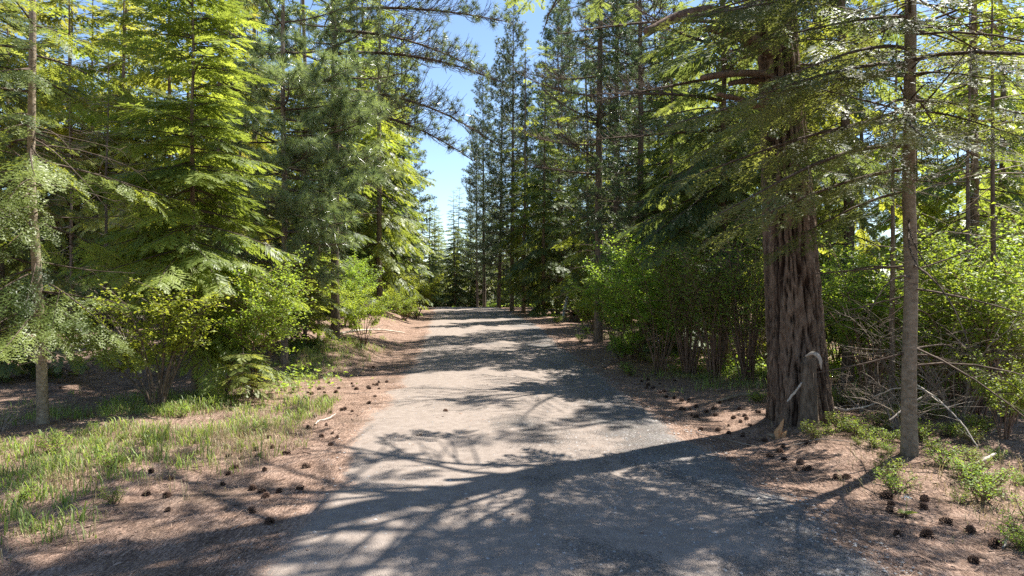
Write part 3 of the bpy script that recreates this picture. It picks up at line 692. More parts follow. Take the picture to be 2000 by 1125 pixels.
# slender fir right beside the road, its low branches hang in front of the big trunk
px_, py_, pz_ = at(1776, 889)
def keepT(z, a, rs):
    toward = (math.cos(a-3.35) > .15)
    if z < 3.6: return False
    if z < 7: return rs.rand() < (.72 if toward else .3)
    return rs.rand() < .08
pT, _ = fir('T', 5, 15, .083, 3.3, 3.0, lod_hero, 'fir_dark', dz=.50, nw=4, dens=.58, lean=(-.006, .0), el=(-.12, .5), droop=.32, dead=(46, 1.0, 5.5, 1.9), bmat='bark_grey', keep=keepT, k=16,
            limbs=[(3.6, 4.5, 1.0, -.2, .4), (4.3, 4.9, 1.2, -.1, .4), (4.9, 4.3, 1.3, -.1, .4), (5.6, 4.7, 1.3, 0, .4), (3.9, 5.3, 1.2, -.2, .4), (4.6, 3.7, 2.4, -.05, .4), (5.2, 3.5, 3.0, .0, .35), (5.9, 3.3, 3.1, .1, .35), (5.5, 3.0, 2.9, .05, .4), (6.3, 3.6, 2.9, .1, .3), (4.0, 3.9, 1.9, -.05, .45), (3.25, 3.0, 2.3, -.10, .4), (3.0, 2.75, 1.7, -.15, .5), (3.5, 3.45, 2.9, .0, .5), (3.8, 2.8, 2.7, .05, .45), (4.3, 3.3, 3.1, .0, .4)])
put(pT, 'fir_tree', 'slim fir with smooth grey brown lower trunk right of the massive furrowed conifer', 'tree', px_, py_, 0, sink=.02)
# left: slim fir in the grass
lx, ly, lz = at(84, 829)
pL, _ = fir('L', 8, 13, .074, 1.75, 2.4, lambda z: 2 if z < 6.0 else 1 if z < 8.5 else 0, 'fir', dz=.42, nw=4, dens=.7, lean=(-.028, 0), el=(-.30, .5), droop=.3, dead=(34, 1.2, 4.5, 1.5), bmat='bark_grey', k=14,
            keep=lambda z, a, rs: rs.rand() < (.5 if z < 6 else .35), hang=.5, limbs=[(2.9, 4.6, .8, -.4, .3), (3.6, 4.9, 1.0, -.3, .3), (4.4, 4.4, 1.0, -.3, .3), (5.2, 5.0, 1.1, -.2, .3), (1.95, .2, 1.3, -.1, .1), (1.8, 5.9, 1.0, -.2, .15), (2.4, 5.2, .9, -.7, .2)])
put(pL, 'fir_tree', 'slim grey barked fir with bare lower trunk rising from the grass at far left', 'tree', lx, ly)
# the bright young fir
yx, yy, yz = at(381, 778)
pY, _ = fir('Y', 12, 9.2, .062, 1.1, 2.15, lambda z: 1, 'fir_bright', dz=.24, nw=5, dens=.9, lean=(-.004, 0), el=(-.32, .45), droop=.30, bmat='bark', k=10, prof=.65, hang=.35, dead=(30, .5, 4, 1.1), keep=lambda z, a, rs: rs.rand() < (.86 if z > 2.3 else .45))
put(pY, 'fir_tree', 'bright green young fir with level feathery branches beside the left grass patch', 'tree', yx, yy)
# the long needled pine behind it and the half bare one that reaches over the road
pP, _ = pine('P', 21, 15, .085, 2.4, 2.7, lambda z: 2 if z < 7.5 else 0, 'pine', dz=.62, nw=4, dens=.62, dead=(30, 2., 5, 1.4), k=12, nl=.26, el=(-.3, .6),
             limbs=[(z_, a_, 2.3, -.1, .15, 0., .8) for z_, a_ in ((3.2, 5.6), (3.7, 4.9), (4.2, 6.1), (4.8, 5.3), (5.3, 4.6), (5.6, 5.9), (6.2, 5.1), (6.6, 5.7), (4.5, .3), (5.9, .2))])
put(pP, 'pine_tree', 'long needled pine with big pale tufts behind the bright young fir', 'tree', X(556, 16.4), 16.4)
lb = [(7.2, -.25, 4.4, -.02, -.22, .85, 3.0), (6.3, -.15, 4.2, -.05, -.32, .85, 3.0), (5.7, -.5, 4.0, -.08, -.30, .85, 3.0), (8.3, -.1, 4.5, .0, -.10, .8, 2.8), (9.0, -.6, 4.2, .1, -.05, .7, 2.8), (7.8, .25, 4.0, 0, -.2, .85, 2.8), (9.4, -.05, 4.6, .0, .05, .5, 2.6)]
pP2, _ = pine('P2', 23, 17, .11, 4.5, 2.9, lambda z: 1, 'pine', dz=.55, nw=4, dens=.95, dead=(26, 1.5, 7, 1.8), k=12, nl=.2, limbs=lb)
put(pP2, 'pine_tree', 'tall pine whose drooping half bare limbs reach over the road against the sky', 'tree', X(655, 19.5), 19.5, 0, 1.13)
# straight trunk with dead side twigs at the right verge
rx, ry, rz_ = at(1168, 668)
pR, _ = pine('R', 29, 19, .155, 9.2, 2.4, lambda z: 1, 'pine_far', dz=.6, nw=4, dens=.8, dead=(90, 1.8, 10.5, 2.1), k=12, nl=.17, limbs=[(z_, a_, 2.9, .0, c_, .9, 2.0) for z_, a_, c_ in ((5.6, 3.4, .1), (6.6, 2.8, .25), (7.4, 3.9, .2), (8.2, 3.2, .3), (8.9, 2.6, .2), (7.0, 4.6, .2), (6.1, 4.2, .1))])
put(pR, 'pine_tree', 'straight dark pine trunk with bare side twigs at the right verge beyond the curve', 'tree', rx, ry)
# fir left of the big trunk
fx, fy, fz = at(1415, 726)
pF, _ = fir('F', 31, 14, .10, 3.3, 2.9, lod_mid, 'fir_dark', dz=.36, nw=5, dens=.95, el=(-.35, .4), droop=.34, hang=.4, dead=(24, 1.2, 3.5, 1.7), k=12, keep=lambda z, a, rs: rs.rand() < (.72 if z < 9 else .22))
rF = put(pF, 'fir_tree', 'dark drooping fir over the shrubs left of the massive furrowed conifer', 'tree', fx, fy)

rs = np.random.RandomState(17); fo_ = Acc(); br_ = Acc()
for z_, a_, l_ in ((5.8, 3.0, 3.2), (6.5, 3.5, 3.6), (7.1, 2.6, 3.4), (7.8, 3.9, 3.6), (8.4, 3.1, 4.0), (9.1, 4.4, 3.4), (9.6, 3.5, 3.8), (6.9, 4.6, 3.0)):  # bare limbs added to this fir to lay lacy shade across the road
    pine_branch(fo_, br_, np.array([0, 0, z_]), a_, l_, .0, -.05, 0, rs, 1.1, .018, bare=1.1, hook=.9)
link('shadow_limbs', br_.mesh('shadow_limbs', M['twig_dark'], True), rF, kind='stuff')

# ------------------------------------------------------------------ kinds copied through the wood
KF = [fir('fa', 51, 17, .12, 1.2, 2.7, lod_far, 'fir', dz=.42, dens=.9, el=(-.42, .4), droop=.32, hang=.4, topcut=.35, dead=(26, .8, 3.4, 1.6), keep=lambda z, a, rs: rs.rand() < .85)[0],
      fir('fb', 52, 14, .10, .6, 2.4, lod_far, 'fir_dark', dz=.38, dens=.95, el=(-.38, .4), droop=.32, hang=.35, dead=(20, .6, 3, 1.4), topcut=.1)[0],
      fir('fc', 53, 19, .14, 2.3, 2.9, lod_far, 'fir', dz=.48, dens=.9, dead=(40, 1, 6, 1.8), el=(-.45, .4), droop=.34, hang=.45, keep=lambda z, a, rs: rs.rand() < .8)[0]]
KY = [fir('ya', 61, 11, .07, .7, 2.2, lod_far, 'fir_yellow', dz=.34, dens=.9, el=(-.42, .4), droop=.32, hang=.4, topcut=.2, dead=(26, .6, 3, 1.3), keep=lambda z, a, rs: rs.rand() < .8)[0],
      fir('yb', 62, 8, .06, .5, 1.7, lod_far, 'fir_bright', dz=.28, dens=.9, el=(-.3, .5), droop=.28, hang=.3)[0]]
KY.append(fir('yc', 63, 15, .085, 1.9, 2.8, lambda z: 1 if z < 7 else 0, 'fir_yellow', dz=.42, nw=4, dens=.95, el=(-.35, .4), droop=.3, hang=.55, topcut=.25, dead=(44, 1., 5, 1.8), keep=lambda z, a, rs: rs.rand() < .85)[0])
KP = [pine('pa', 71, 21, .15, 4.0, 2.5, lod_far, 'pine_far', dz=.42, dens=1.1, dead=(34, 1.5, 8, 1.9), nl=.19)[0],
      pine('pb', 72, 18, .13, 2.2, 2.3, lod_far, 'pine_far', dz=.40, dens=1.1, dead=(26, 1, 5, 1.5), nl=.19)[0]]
KD = [[('trunk', trunk_mesh(trunk_path(9, (.02, 0), 81), .06, 9, M['bark'], 8, seed=3), {})]]
_a = Acc(); dead_twigs(_a, trunk_path(9, (.02, 0), 81), .06, 9, .6, 8, 60, 1.2, np.random.RandomState(4)); KD[0].append(('branches', _a.mesh('branches', M['twig'], True), {'kind': 'stuff'}))
# a tiny seedling
_a = Acc(); _b = Acc(); _r = np.random.RandomState(9)
for z in np.linspace(.30, .72, 4):
    for a in np.arange(5)*2*PI/5+_r.rand()*3: fir_branch(_a, _b, np.array([0, 0, z]), a, .36*(1.25-z), -.05, .1, lambda z: 1, _r, .5, bw=.005, spray=.22)
tube(_b, [[0, 0, -.05], [.01, 0, .4], [0, 0, .8]], [.012, .009, .003], 6)
KS = [('trunk', _b.mesh('trunk', M['bark'], True), {}), ('crown', _a.mesh('crown', M['fir_yellow']), {'kind': 'stuff'})]

_O = 'first second third fourth fifth sixth seventh eighth ninth tenth eleventh twelfth thirteenth fourteenth fifteenth sixteenth seventeenth eighteenth nineteenth'.split()
def ORD(i):
    i += 1
    if i < 20: return _O[i-1]
    t, u = divmod(i, 10); tens = {2: 'twent', 3: 'thirt', 4: 'fort', 5: 'fift', 6: 'sixt'}[t]
    return tens+'ieth' if u == 0 else tens+'y-'+_O[u-1]
def number(objs):                                     # look-alikes told apart by their place from left to right
    by = {}
    for o in objs: by.setdefault(o['label'], []).append(o)
    for lab, L in by.items():
        if len(L) == 1: continue
        for i, o in enumerate(sorted(L, key=lambda o: o.location.x/max(o.location.y, 1))): o['label'] = '%s, %s from left' % (lab, ORD(i))
SPOTS = []                                            # occupied ground
def tree(kind, v, x, y, label, group=None, sc=1., rz=None):
    K = {'fir': KF, 'yellow': KY, 'pine': KP, 'dead': KD}[kind]; nm = {'fir': 'fir_tree', 'yellow': 'young_fir_tree', 'pine': 'pine_tree', 'dead': 'dead_tree'}[kind]
    SPOTS.append((x, y)); s = sc*R.uniform(.96, 1.04)
    return put(K[v], nm, label, 'dead tree' if kind == 'dead' else 'tree', x, y, R.rand()*6.28 if rz is None else rz, (s, s, s*R.uniform(.93, 1.07)), group, (R.normal()*.012, R.normal()*.012), .03)
for t in ((fx, fy), (bx_, by_), (px_, py_), (lx, ly), (yx, yy), (rx, ry), (X(556, 16.4), 16.4), (X(655, 19.5), 19.5)): SPOTS.append(t)
T_ = [  # kind, variant, px, distance, scale, label
 ('fir', 1, 4, 15.0, 1.0, 'dark thin trunked fir at the left edge behind the grey barked slim one'),
 ('yellow', 0, 310, 30.5, 1.25, 'yellow green fir behind the leafy bush at the back of the needle clearing'),
 ('fir', 0, 430, 17.5, .95, 'taller green fir just behind the bright young one'),
 ('fir', 2, 600, 25.5, 1.0, 'thick brown trunk in deep shade behind the long needled pine'),
 ('fir', 1, 655, 28, 1.0, 'dark fir on the needle covered bank left of the road'),
 ('fir', 0, 700, 32, 1.0, 'dense green fir standing on the left bank before the roadside bush'),
 ('fir', 2, 738, 30.5, 1.05, 'tall dark fir at the crest of the pink needle bank'),
 ('fir', 1, 765, 37, 1.1, 'narrow fir whose crown borders the strip of sky on its left'),
 ('fir', 0, 788, 44, 1.1, 'fir left of the road where the gravel meets the crest'),
 ('pine', 1, 800, 50, .95, 'small crowned pine on the left near the crest of the road'),
 ('fir', 1, 884, 86, .98, 'lone hazy fir in the gap of sky beyond the crest'),
 ('fir', 1, 848, 78, .75, 'short fir left of the lone one beyond the crest'),
 ('fir', 1, 862, 96, .95, 'pale distant fir low in the sky gap behind the crest'),
 ('pine', 0, 932, 74, .95, 'far pine right of the sky gap beyond the crest'),
 ('pine', 0, 946, 58, 1.0, 'tall pine with thick trunk at the end of the road, right of the sky strip'),
 ('pine', 1, 974, 53, 1.15, 'tall pine with slim dark trunk just right of the road end'),
 ('pine', 0, 1000, 45, .98, 'blue green pine that edges the sky strip on its right'),
 ('fir', 2, 1022, 42, .95, 'leaning dark trunked fir on the right at the road crest'),
 ('pine', 1, 1090, 41, 1.1, 'bushy pine behind the white marker post'),
 ('fir', 1, 1062, 38.5, 1.05, 'dark fir left of the leaning white marker post'),
 ('fir', 0, 1150, 34, .95, 'dark green fir above the roadside shrubs behind the marker post'),
 ('pine', 0, 1203, 28, 1.05, 'thick pine trunk behind the straight one with bare twigs'),
 ('pine', 1, 1255, 22, 1.0, 'pine with airy crown over the right roadside shrubs'),
 ('fir', 1, 1310, 20.5, .9, 'fir rising behind the red stemmed shrubs'),
 ('fir', 2, 1655, 14.5, .9, 'shaded fir between the massive conifer and the slim one beside it'),
 ('fir', 0, 1905, 14.0, .9, 'dark trunked fir behind the dead thicket near the right edge'),
 ('dead', 0, 1742, 9.9, .75, 'thin crooked dead stem just behind the slim grey brown fir'),
 ('dead', 0, 1945, 9.4, .8, 'bare dead tree among the tangle near the right edge'),
 ('dead', 0, 1888, 11.6, .9, 'leaning bare dead tree in the right hand thicket'),
 ('dead', 0, 622, 19.6, .7, 'thin dead sapling at the foot of the left bank'),
 ('dead', 0, 205, 16.8, .85, 'bare grey sapling behind the clearing grass at left'),
 ('dead', 0, 140, 23, 1.0, 'bare dead tree at the back of the needle clearing'),
 ('yellow', 2, 140, 28.5, 1.2, 'yellow green hanging branched fir between the grey barked slim one and the bright young one'),
 ('yellow', 2, 20, 29, 1.15, 'yellow green hanging fir at the left edge behind the dark thin trunked one'),
 ('yellow', 2, 235, 28.8, 1.2, 'slender yellow green fir left of the bright young one'),
 ('yellow', 2, 330, 24, 1.1, 'yellow lit fir filling the gap behind the bright young one'),
 ('yellow', 1, 596, 18.0, .9, 'small bright fir in front of the long needled pine'),
 ('yellow', 0, 470, 21.5, 1.1, 'yellow green fir behind the long needled pine'),
 ('yellow', 2, -15, 33, 1.35, 'tallest yellow green fir at the left edge far behind the clearing'),
 ('yellow', 2, 75, 35, 1.4, 'tall yellow green fir far behind the grey barked slim one'),
 ('fir', 0, 125, 32.5, 1.2, 'tall green fir far behind the needle clearing'),
 ('yellow', 2, 180, 36, 1.45, 'tall yellow green fir behind the middle of the clearing'),
 ('yellow', 2, 265, 34, 1.35, 'tall yellow green fir at the right end of the clearing'),
 ('yellow', 0, 90, 31, 1.2, 'yellow lit fir behind the needle clearing at far left'),
]
for kd, v, px, Yd, sc, lab in T_: tree(kd, v, X(px, Yd), Yd, lab, None, sc)
def free(x, y, d): return all((x-a)**2+(y-b)**2 > d*d for a, b in SPOTS)
rs = np.random.RandomState(101)
def wood(n, region, kinds, d, label, group, sc=(.8, 1.1)):
    k = 0; made = []
    for _ in range(n*40):
        x, y = region(rs)
        if .4 < x < 4.2 and 20 < y < 36: continue
        if (y < 66 and abs(x-float(xc(y))) < float(half(y))+1.6+.02*y) or not free(x, y, d) or abs(x) > .80*y+3.5: continue
        kd, v = kinds[rs.randint(len(kinds))]; lb_ = label[kd] if isinstance(label, dict) else label
        r_t = tree(kd, v, x, y, lb_, group[kd] if isinstance(group, dict) else group, rs.uniform(*sc)); k += 1; made.append(r_t)
        if k >= n: break
    number(made)
wood(26, lambda r: (r.uniform(-26, -6.5), r.uniform(29.5, 42)), [('fir', 0), ('fir', 1), ('yellow', 0), ('yellow', 0), ('yellow', 1), ('fir', 2)], 2.3,
     {'fir': 'green fir in the wood behind the left needle clearing', 'yellow': 'yellow green sapling fir behind the left clearing'}, {'fir': 'firs behind the left clearing', 'yellow': 'sapling firs behind the left clearing'}, (.95, 1.25))
wood(10, lambda r: (r.uniform(-10, -5.), r.uniform(36, 56)), [('fir', 0), ('fir', 1), ('fir', 2), ('pine', 1)], 2.0,
     {'fir': 'dark fir in the row along the left road side', 'pine': 'pine in the dense row along the left side of the road'}, {'fir': 'firs along the left side of the road', 'pine': 'pines along the left side of the road'})
wood(26, lambda r: (r.uniform(-2, 12), r.uniform(24, 60)), [('pine', 0), ('pine', 1), ('fir', 2), ('fir', 0)], 2.5,
     {'fir': 'dark fir in the wood along the right side of the road', 'pine': 'blue green pine in the wood along the right side'}, {'fir': 'firs along the right side of the road', 'pine': 'pines along the right side of the road'}, (.85, 1.1))
wood(22, lambda r: (r.uniform(7, 28), r.uniform(12, 38)), [('fir', 0), ('fir', 2), ('yellow', 0), ('yellow', 1), ('dead', 0), ('pine', 0)], 2.8,
     {'fir': 'dark fir deep in the wood behind the right thicket', 'yellow': 'sunlit young fir deep in the wood at right', 'dead': 'bare dead stem deep in the right hand wood', 'pine': 'pine deep in the wood behind the right thicket'},
     {'fir': 'firs deep in the right wood', 'yellow': 'young firs deep in the right wood', 'dead': 'dead stems in the right wood', 'pine': 'pines deep in the right wood'})
wood(34, lambda r: (r.uniform(-16, 4), r.uniform(70, 96)), [('fir', 1)], 2.1,
     {'fir': 'bushy distant fir behind the end of the road', 'pine': 'distant pine behind the end of the road'}, {'fir': 'firs behind the end of the road', 'pine': 'pines behind the end of the road'}, (.85, 1.08))
wood(14, lambda r: (r.uniform(-40, 40), r.uniform(62, 110)), [('fir', 0), ('fir', 1), ('pine', 0), ('pine', 1)], 4,
     {'fir': 'distant fir beyond the crest of the road', 'pine': 'distant pine beyond the crest of the road'}, {'fir': 'distant firs beyond the crest', 'pine': 'distant pines beyond the crest'}, (.7, .9))
for px, py, s in ((475, 788, 1.0), (497, 772, .8)):
    x, y, z = at(px, py)
    put(KS, 'fir_seedling', ('knee high fir seedling at the edge of the left grass' if s == 1 else 'smaller fir seedling just behind the knee high one'), 'seedling', x, y, px, s*1.15)

# shrubs
SB = [shrub(201, 2.2, 1.0, 12, 6000, 'leaf', .055), shrub(202, 2.9, 1.3, 16, 9000, 'leaf', .055), shrub(203, 1.2, .9, 14, 4000, 'leaf', .05, .2),
      shrub(204, 2.3, 1.2, 14, 8000, 'leaf_y', .058), shrub(205, .45, .42, 12, 520, 'leaf', .042, .15, False), shrub(206, 2.6, .7, 30, 4200, 'leaf', .05, .45, arch=.15)]
BT = [shrub(211, 2.2, 1.4, 11, 0, stem=.011, smat='twig', arch=.9), shrub(212, 1.2, 1.3, 16, 0, stem=.009, smat='twig', arch=.9)]
def bush(v, x, y, label, sc=1., group=None, name='leafy_shrub'):
    return put(BT[v] if name == 'bare_thicket' else SB[v], name, label, 'dead shrub' if name == 'bare_thicket' else 'plant' if name == 'leafy_plant' else 'shrub', x, y, R.rand()*6.28, sc, group)
S1 = shrub(221, 2.15, 1.1, 11, 5200, 'leaf_y', .055, .40, False, 'bark', .35, .02)
sx, sy, sz = at(311, 800); put(S1, 'leafy_shrub', 'airy green shrub on thin dark stems standing in the left grass', 'shrub', sx, sy)
B_ = [(1, 490, 12.8, .95, 'dense bright leafed bush in front of the young fir and the pine'), (0, 440, 13.0, .85, 'light green bush between the stem of the young fir and the denser bush'),
      (3, 812, 35, 1.2, 'sunny yellow green bush on the left edge of the road near the crest'), (2, 790, 31, 1.1, 'low bright bush at the foot of the left bank'),
      (1, 1240, 18.5, 1.25, 'broad leafy bush right of the straight twiggy trunk'), (0, 1205, 20.5, 1.35, 'leafy bush at the base of the straight twiggy trunk'),
      (1, 1290, 16.4, 1.2, 'bright leafy bush in the middle of the right roadside row'), (5, 1345, 15.6, 1.15, 'bush with a fan of bare reddish stems below its leaves'),
      (5, 1395, 15.0, 1.15, 'red stemmed bush beside the dark drooping fir'), (5, 1460, 14.2, 1.15, 'bush with reddish stems just left of the massive furrowed trunk'),
      (3, 1158, 27, .85, 'yellow green bush beyond the straight twiggy trunk'), (0, 1190, 30, 1.2, 'leafy bush set back between the two right hand pine trunks'),
      (4, 1088, 31.5, .8, 'low bush at the foot of the white marker post'), (2, 1215, 18.0, .75, 'low bush at the road edge before the broad leafy one'),
      (1, 1720, 12.6, .9, 'shaded leafy bush between the massive conifer and the dead thicket'), (3, 1830, 13.5, 1.0, 'sunlit yellow green bush behind the dead thicket'),
      (0, 1960, 8.2, .55, 'green bush leaning in at the right edge of the picture'), (1, 1985, 13, 1.0, 'leafy bush behind the tangle at the right edge'),
      (3, 60, 31, 1.2, 'yellow green bush behind the clearing at far left'), (1, 200, 27.5, 1.1, 'green bush at the back of the needle clearing'), (3, 290, 26, 1.0, 'yellowish bush behind the airy green shrub')]
for v, px, Yd, sc, lab in B_: bush(v, X(px, Yd), Yd, lab, sc)
B2 = [(1, 1835, 10.6), (3, 1905, 10.2), (1, 1965, 9.4), (1, 1700, 11.6), (3, 1800, 16), (1, 1860, 14.5), (3, 1910, 17), (1, 1955, 15.5), (3, 1690, 17.5), (3, 1765, 19), (1, 2010, 18), (3, 1850, 20), (1, 1640, 19), (3, 1930, 21.5), (1, 1990, 11.2), (3, 1885, 12.2)]
for i_, (v, px, Yd) in enumerate(sorted(B2, key=lambda b: b[1])): bush(v, X(px, Yd), Yd, 'sunlit leafy bush in the wood behind the dead thicket, %s from the left' % ORD(i_), 1.05+.02*(Yd-11), 'bushes behind the dead thicket')
N_ = [(0, 1790, 9.6, .95, 'tangle of bare grey twigs right of the slim grey brown fir'), (0, 1870, 9.0, .9, 'bare twig thicket in the middle of the right hand shade'), (0, 1960, 9.8, 1.0, 'bare thicket of pale twigs near the right edge'),
      (1, 1690, 9.9, .7, 'low dead brush at the foot of the massive conifer'), (1, 1760, 8.7, .75, 'low dead brush around the slim grey brown fir'), (0, 1700, 13, 1., 'bare thicket in the shade behind the massive conifer'),
      (0, 250, 18.5, 1.05, 'bare curved twigs behind the airy green shrub'), (0, 330, 16.5, .9, 'bare twig thicket under the taller green fir'), (1, 0, 9.6, .6, 'low dead twigs at the left edge beside the slim fir'),
      (1, 590, 19, .8, 'dead brush on the left bank below the pines'), (1, 700, 27, .9, 'dead brush under the row of firs on the left bank'), (0, 1500, 18, 1., 'bare stems in the gap left of the massive conifer')]
for v, px, Yd, sc, lab in N_: bush(v, X(px, Yd), Yd, lab, sc, None, 'bare_thicket')
k = 0; UB = []
while k < 80:
    y = rs.uniform(20, 62) if k < 56 else rs.uniform(66, 90); x = rs.uniform(-.8*y, .8*y); d = x-float(xc(y))
    if 0 < x < 4.6 and y < 36: continue
    if (k < 56 and abs(d) < float(half(y))+1.1) or (k >= 56 and abs(x+5) > 12) or (-24 < x < -6 and y < 27): continue
    if abs(d) > 14 and rs.rand() < .3: continue
    v = rs.choice([0, 1, 2, 3, 3]) if k < 56 else 2; side = 'left' if d < 0 else 'right'
    far = k >= 56; UB.append(bush(v, x, y, 'leafy bush behind the crest at the end of the road' if far else 'leafy bush in the undergrowth of the %s hand wood' % side, rs.uniform(.8, 1.2), 'bushes behind the crest of the road' if far else 'bushes under the trees on the %s' % side)); k += 1
number(UB); LP_ = []
# low leafy plants, right verge mostly
for i in range(130):
    if i < 97: y = rs.uniform(4.7, 11.5); x = float(xc(y)+half(y))+rs.uniform(.9, 3.6)*(.35+.065*y)+.35; sd_ = 'right'
    elif i < 113: y = rs.uniform(15, 27); x = float(xc(y)+half(y))+rs.uniform(.5, 1.7); sd_ = 'far right'
    else: y = rs.uniform(6, 12); x = float(xc(y)-half(y))-rs.uniform(1.5, 5); sd_ = 'left'
    if abs(x) > .78*y or (x-bx_)**2+(y-by_)**2 < .5: continue
    LP_.append(bush(4, x, y, {'right': 'low green leafy plant on the right verge', 'far right': 'low leafy plant below the right roadside bushes', 'left': 'low leafy plant among the left grass'}[sd_],
         rs.uniform(.22, .62), {'right': 'leafy plants on the right verge', 'far right': 'leafy plants below the right bushes', 'left': 'leafy plants in the left grass'}[sd_], 'leafy_plant'))

number(LP_)
# far-off wood beyond where single trees can be told apart, and the undergrowth under the trees
def far_wood():
    rs = np.random.RandomState(303); ac = Acc(); T = Acc()
    n = 0
    while n < 330:
        y = rs.uniform(30, 175); x = rs.uniform(-.95*y-8, .95*y+8)
        if y < 112 and abs(x) < .52*y+4 and y > 0 and not (y > 104): continue
        if abs(x+4) < 3 and y < 120: continue
        z0 = float(H(x, y)); h = rs.uniform(12, 20); r = rs.uniform(1.8, 3.0); m = 270; t = rs.rand(m)**.85; a = rs.rand(m)*2*PI
        rr = r*(1-t)**.8*np.sqrt(rs.rand(m)); c = np.stack([x+rr*np.cos(a), y+rr*np.sin(a), z0+.8+(h-.8)*t], -1)
        ms = np.array([frame(np.array([math.cos(q), math.sin(q), rs.uniform(-.6, .1)]), np.array([0, 0, 1.]), rs.uniform(.45, 1.0)) for q in a])
        stamp(ac, np.array([(0, 0, 0), (.5, .22, .04), (1, 0, -.1), (.5, -.22, .04)]), np.array([(0, 1, 2), (0, 2, 3)]), ms, c, np.clip(rs.rand()*.6+.4*rs.rand(m), 0, 1))
        tube(ac, [[x, y, z0-.3], [x, y, z0+h*.95]], [.16, .02], 4, 0.); n += 1
    link('distant_wood', ac.mesh('distant_wood', M['fir_dark']), kind='stuff')
far_wood()
def undergrowth():
    rs = np.random.RandomState(304); ac = Acc(); tv, tt = LEAF4
    y = 13*(85/13)**rs.rand(5200); x = (rs.rand(5200)*2-1)*(.8*y+3); d = np.abs(x-xc(y))-half(y)
    k = (d > 1.2+.6*rs.rand(5200)) & ~((x < -5) & (x > -24) & (y < 28)) & (fbm(x*.5, y*.5, 88, 3) > .44) & ((x-bx_)**2+(y-by_)**2 > 4) & ((x < 0) | (d > 2.2) | (y > 24)); x = x[k]; y = y[k]
    for a, b_ in zip(x, y):
        m = 26; hh = rs.uniform(.15, .9)*(1 if b_ > 20 else .6); q = rs.normal(size=(m, 3))*[.28, .28, 0]; q[:, 2] = rs.rand(m)*hh
        ls = .05+.0017*b_; ms = [frame(rs.normal(size=3)*[1, 1, .4], np.array([rs.normal()*.4, rs.normal()*.4, 1.]), ls*rs.uniform(.7, 1.4)) for _ in range(m)]
        c = q+[a, b_, 0]; c[:, 2] += H(c[:, 0], c[:, 1]); stamp(ac, tv, tt, ms, c, np.clip(rs.rand()*.5+.5*rs.rand(m), 0, 1))
    link('undergrowth', ac.mesh('undergrowth', M['leaf']), kind='stuff')
undergrowth()

# ------------------------------------------------------------------ marker post
mx_, my_, mz_ = at(1099, 622)
post = thing('marker_post', 'leaning flat white marker post with dark symbols at the right road edge', 'post', (mx_, my_, mz_), .2, 1.15, None, (.05, .22))
def boxm(name, s, c, mat, bev=0.):
    x, y, z = s[0]/2, s[1]/2, s[2]/2
    V = np.array([(a*x+c[0], b*y+c[1], d*z+c[2]) for a in (-1, 1) for b in (-1, 1) for d in (-1, 1)], float)
    return mk(name, V, None, [(0, 1, 3, 2), (4, 6, 7, 5), (0, 4, 5, 1), (2, 3, 7, 6), (0, 2, 6, 4), (1, 5, 7, 3)], None, False, [mat])
ac = Acc(); w_ = .07                                   # shallow channel section
prof = [(-w_, .012), (-w_*.7, 0), (w_*.7, 0), (w_, .012), (w_*.72, .008), (-w_*.72, .008)]
V = np.array([(a*(1 if z < 1.05 else .8), b, z) for z in (-.1, 1.05, 1.10) for a, b in prof])
Q = [(l*6+i, l*6+(i+1) % 6, (l+1)*6+(i+1) % 6, (l+1)*6+i) for l in range(2) for i in range(6)]+[(12, 13, 16, 17), (13, 14, 15, 16)]
link('blade', mk('blade', V, None, Q, None, False, [M['post']]), post)
for z, h_, wd in ((.98, .06, .05), (.86, .05, .07), (.76, .05, .05)): link('symbol', boxm('symbol', (wd, .003, h_), (0, -.003, z), M['decal']), post)
bz2 = at(1122, 628)
ac = Acc(); r_ = np.random.RandomState(6)
for i in range(34):
    a = r_.rand()*2*PI; d = np.array([math.cos(a), r_.uniform(-.5, .3), math.sin(a)*.9]); p0 = np.array([0, 0, .35])+d*.12
    tube(ac, np.array([p0, p0+d*.2+r_.normal(size=3)*.04, p0+d*r_.uniform(.3, .55)]), [.05, .03, .012], 5, r_.rand())
rp = thing('root_plate', 'dark upturned root mass of a fallen tree just right of the white marker post', 'tree root', bz2)
link('roots', ac.mesh('roots', M['bark_red'], True), rp, kind='stuff')
ac = Acc(); tube(ac, np.array([[0, .05, .3], [.2, .9, .35], [.5, 2.4, .3]]), [.24, .2, .16], 12); link('trunk', ac.mesh('trunk', M['bark'], True), rp)

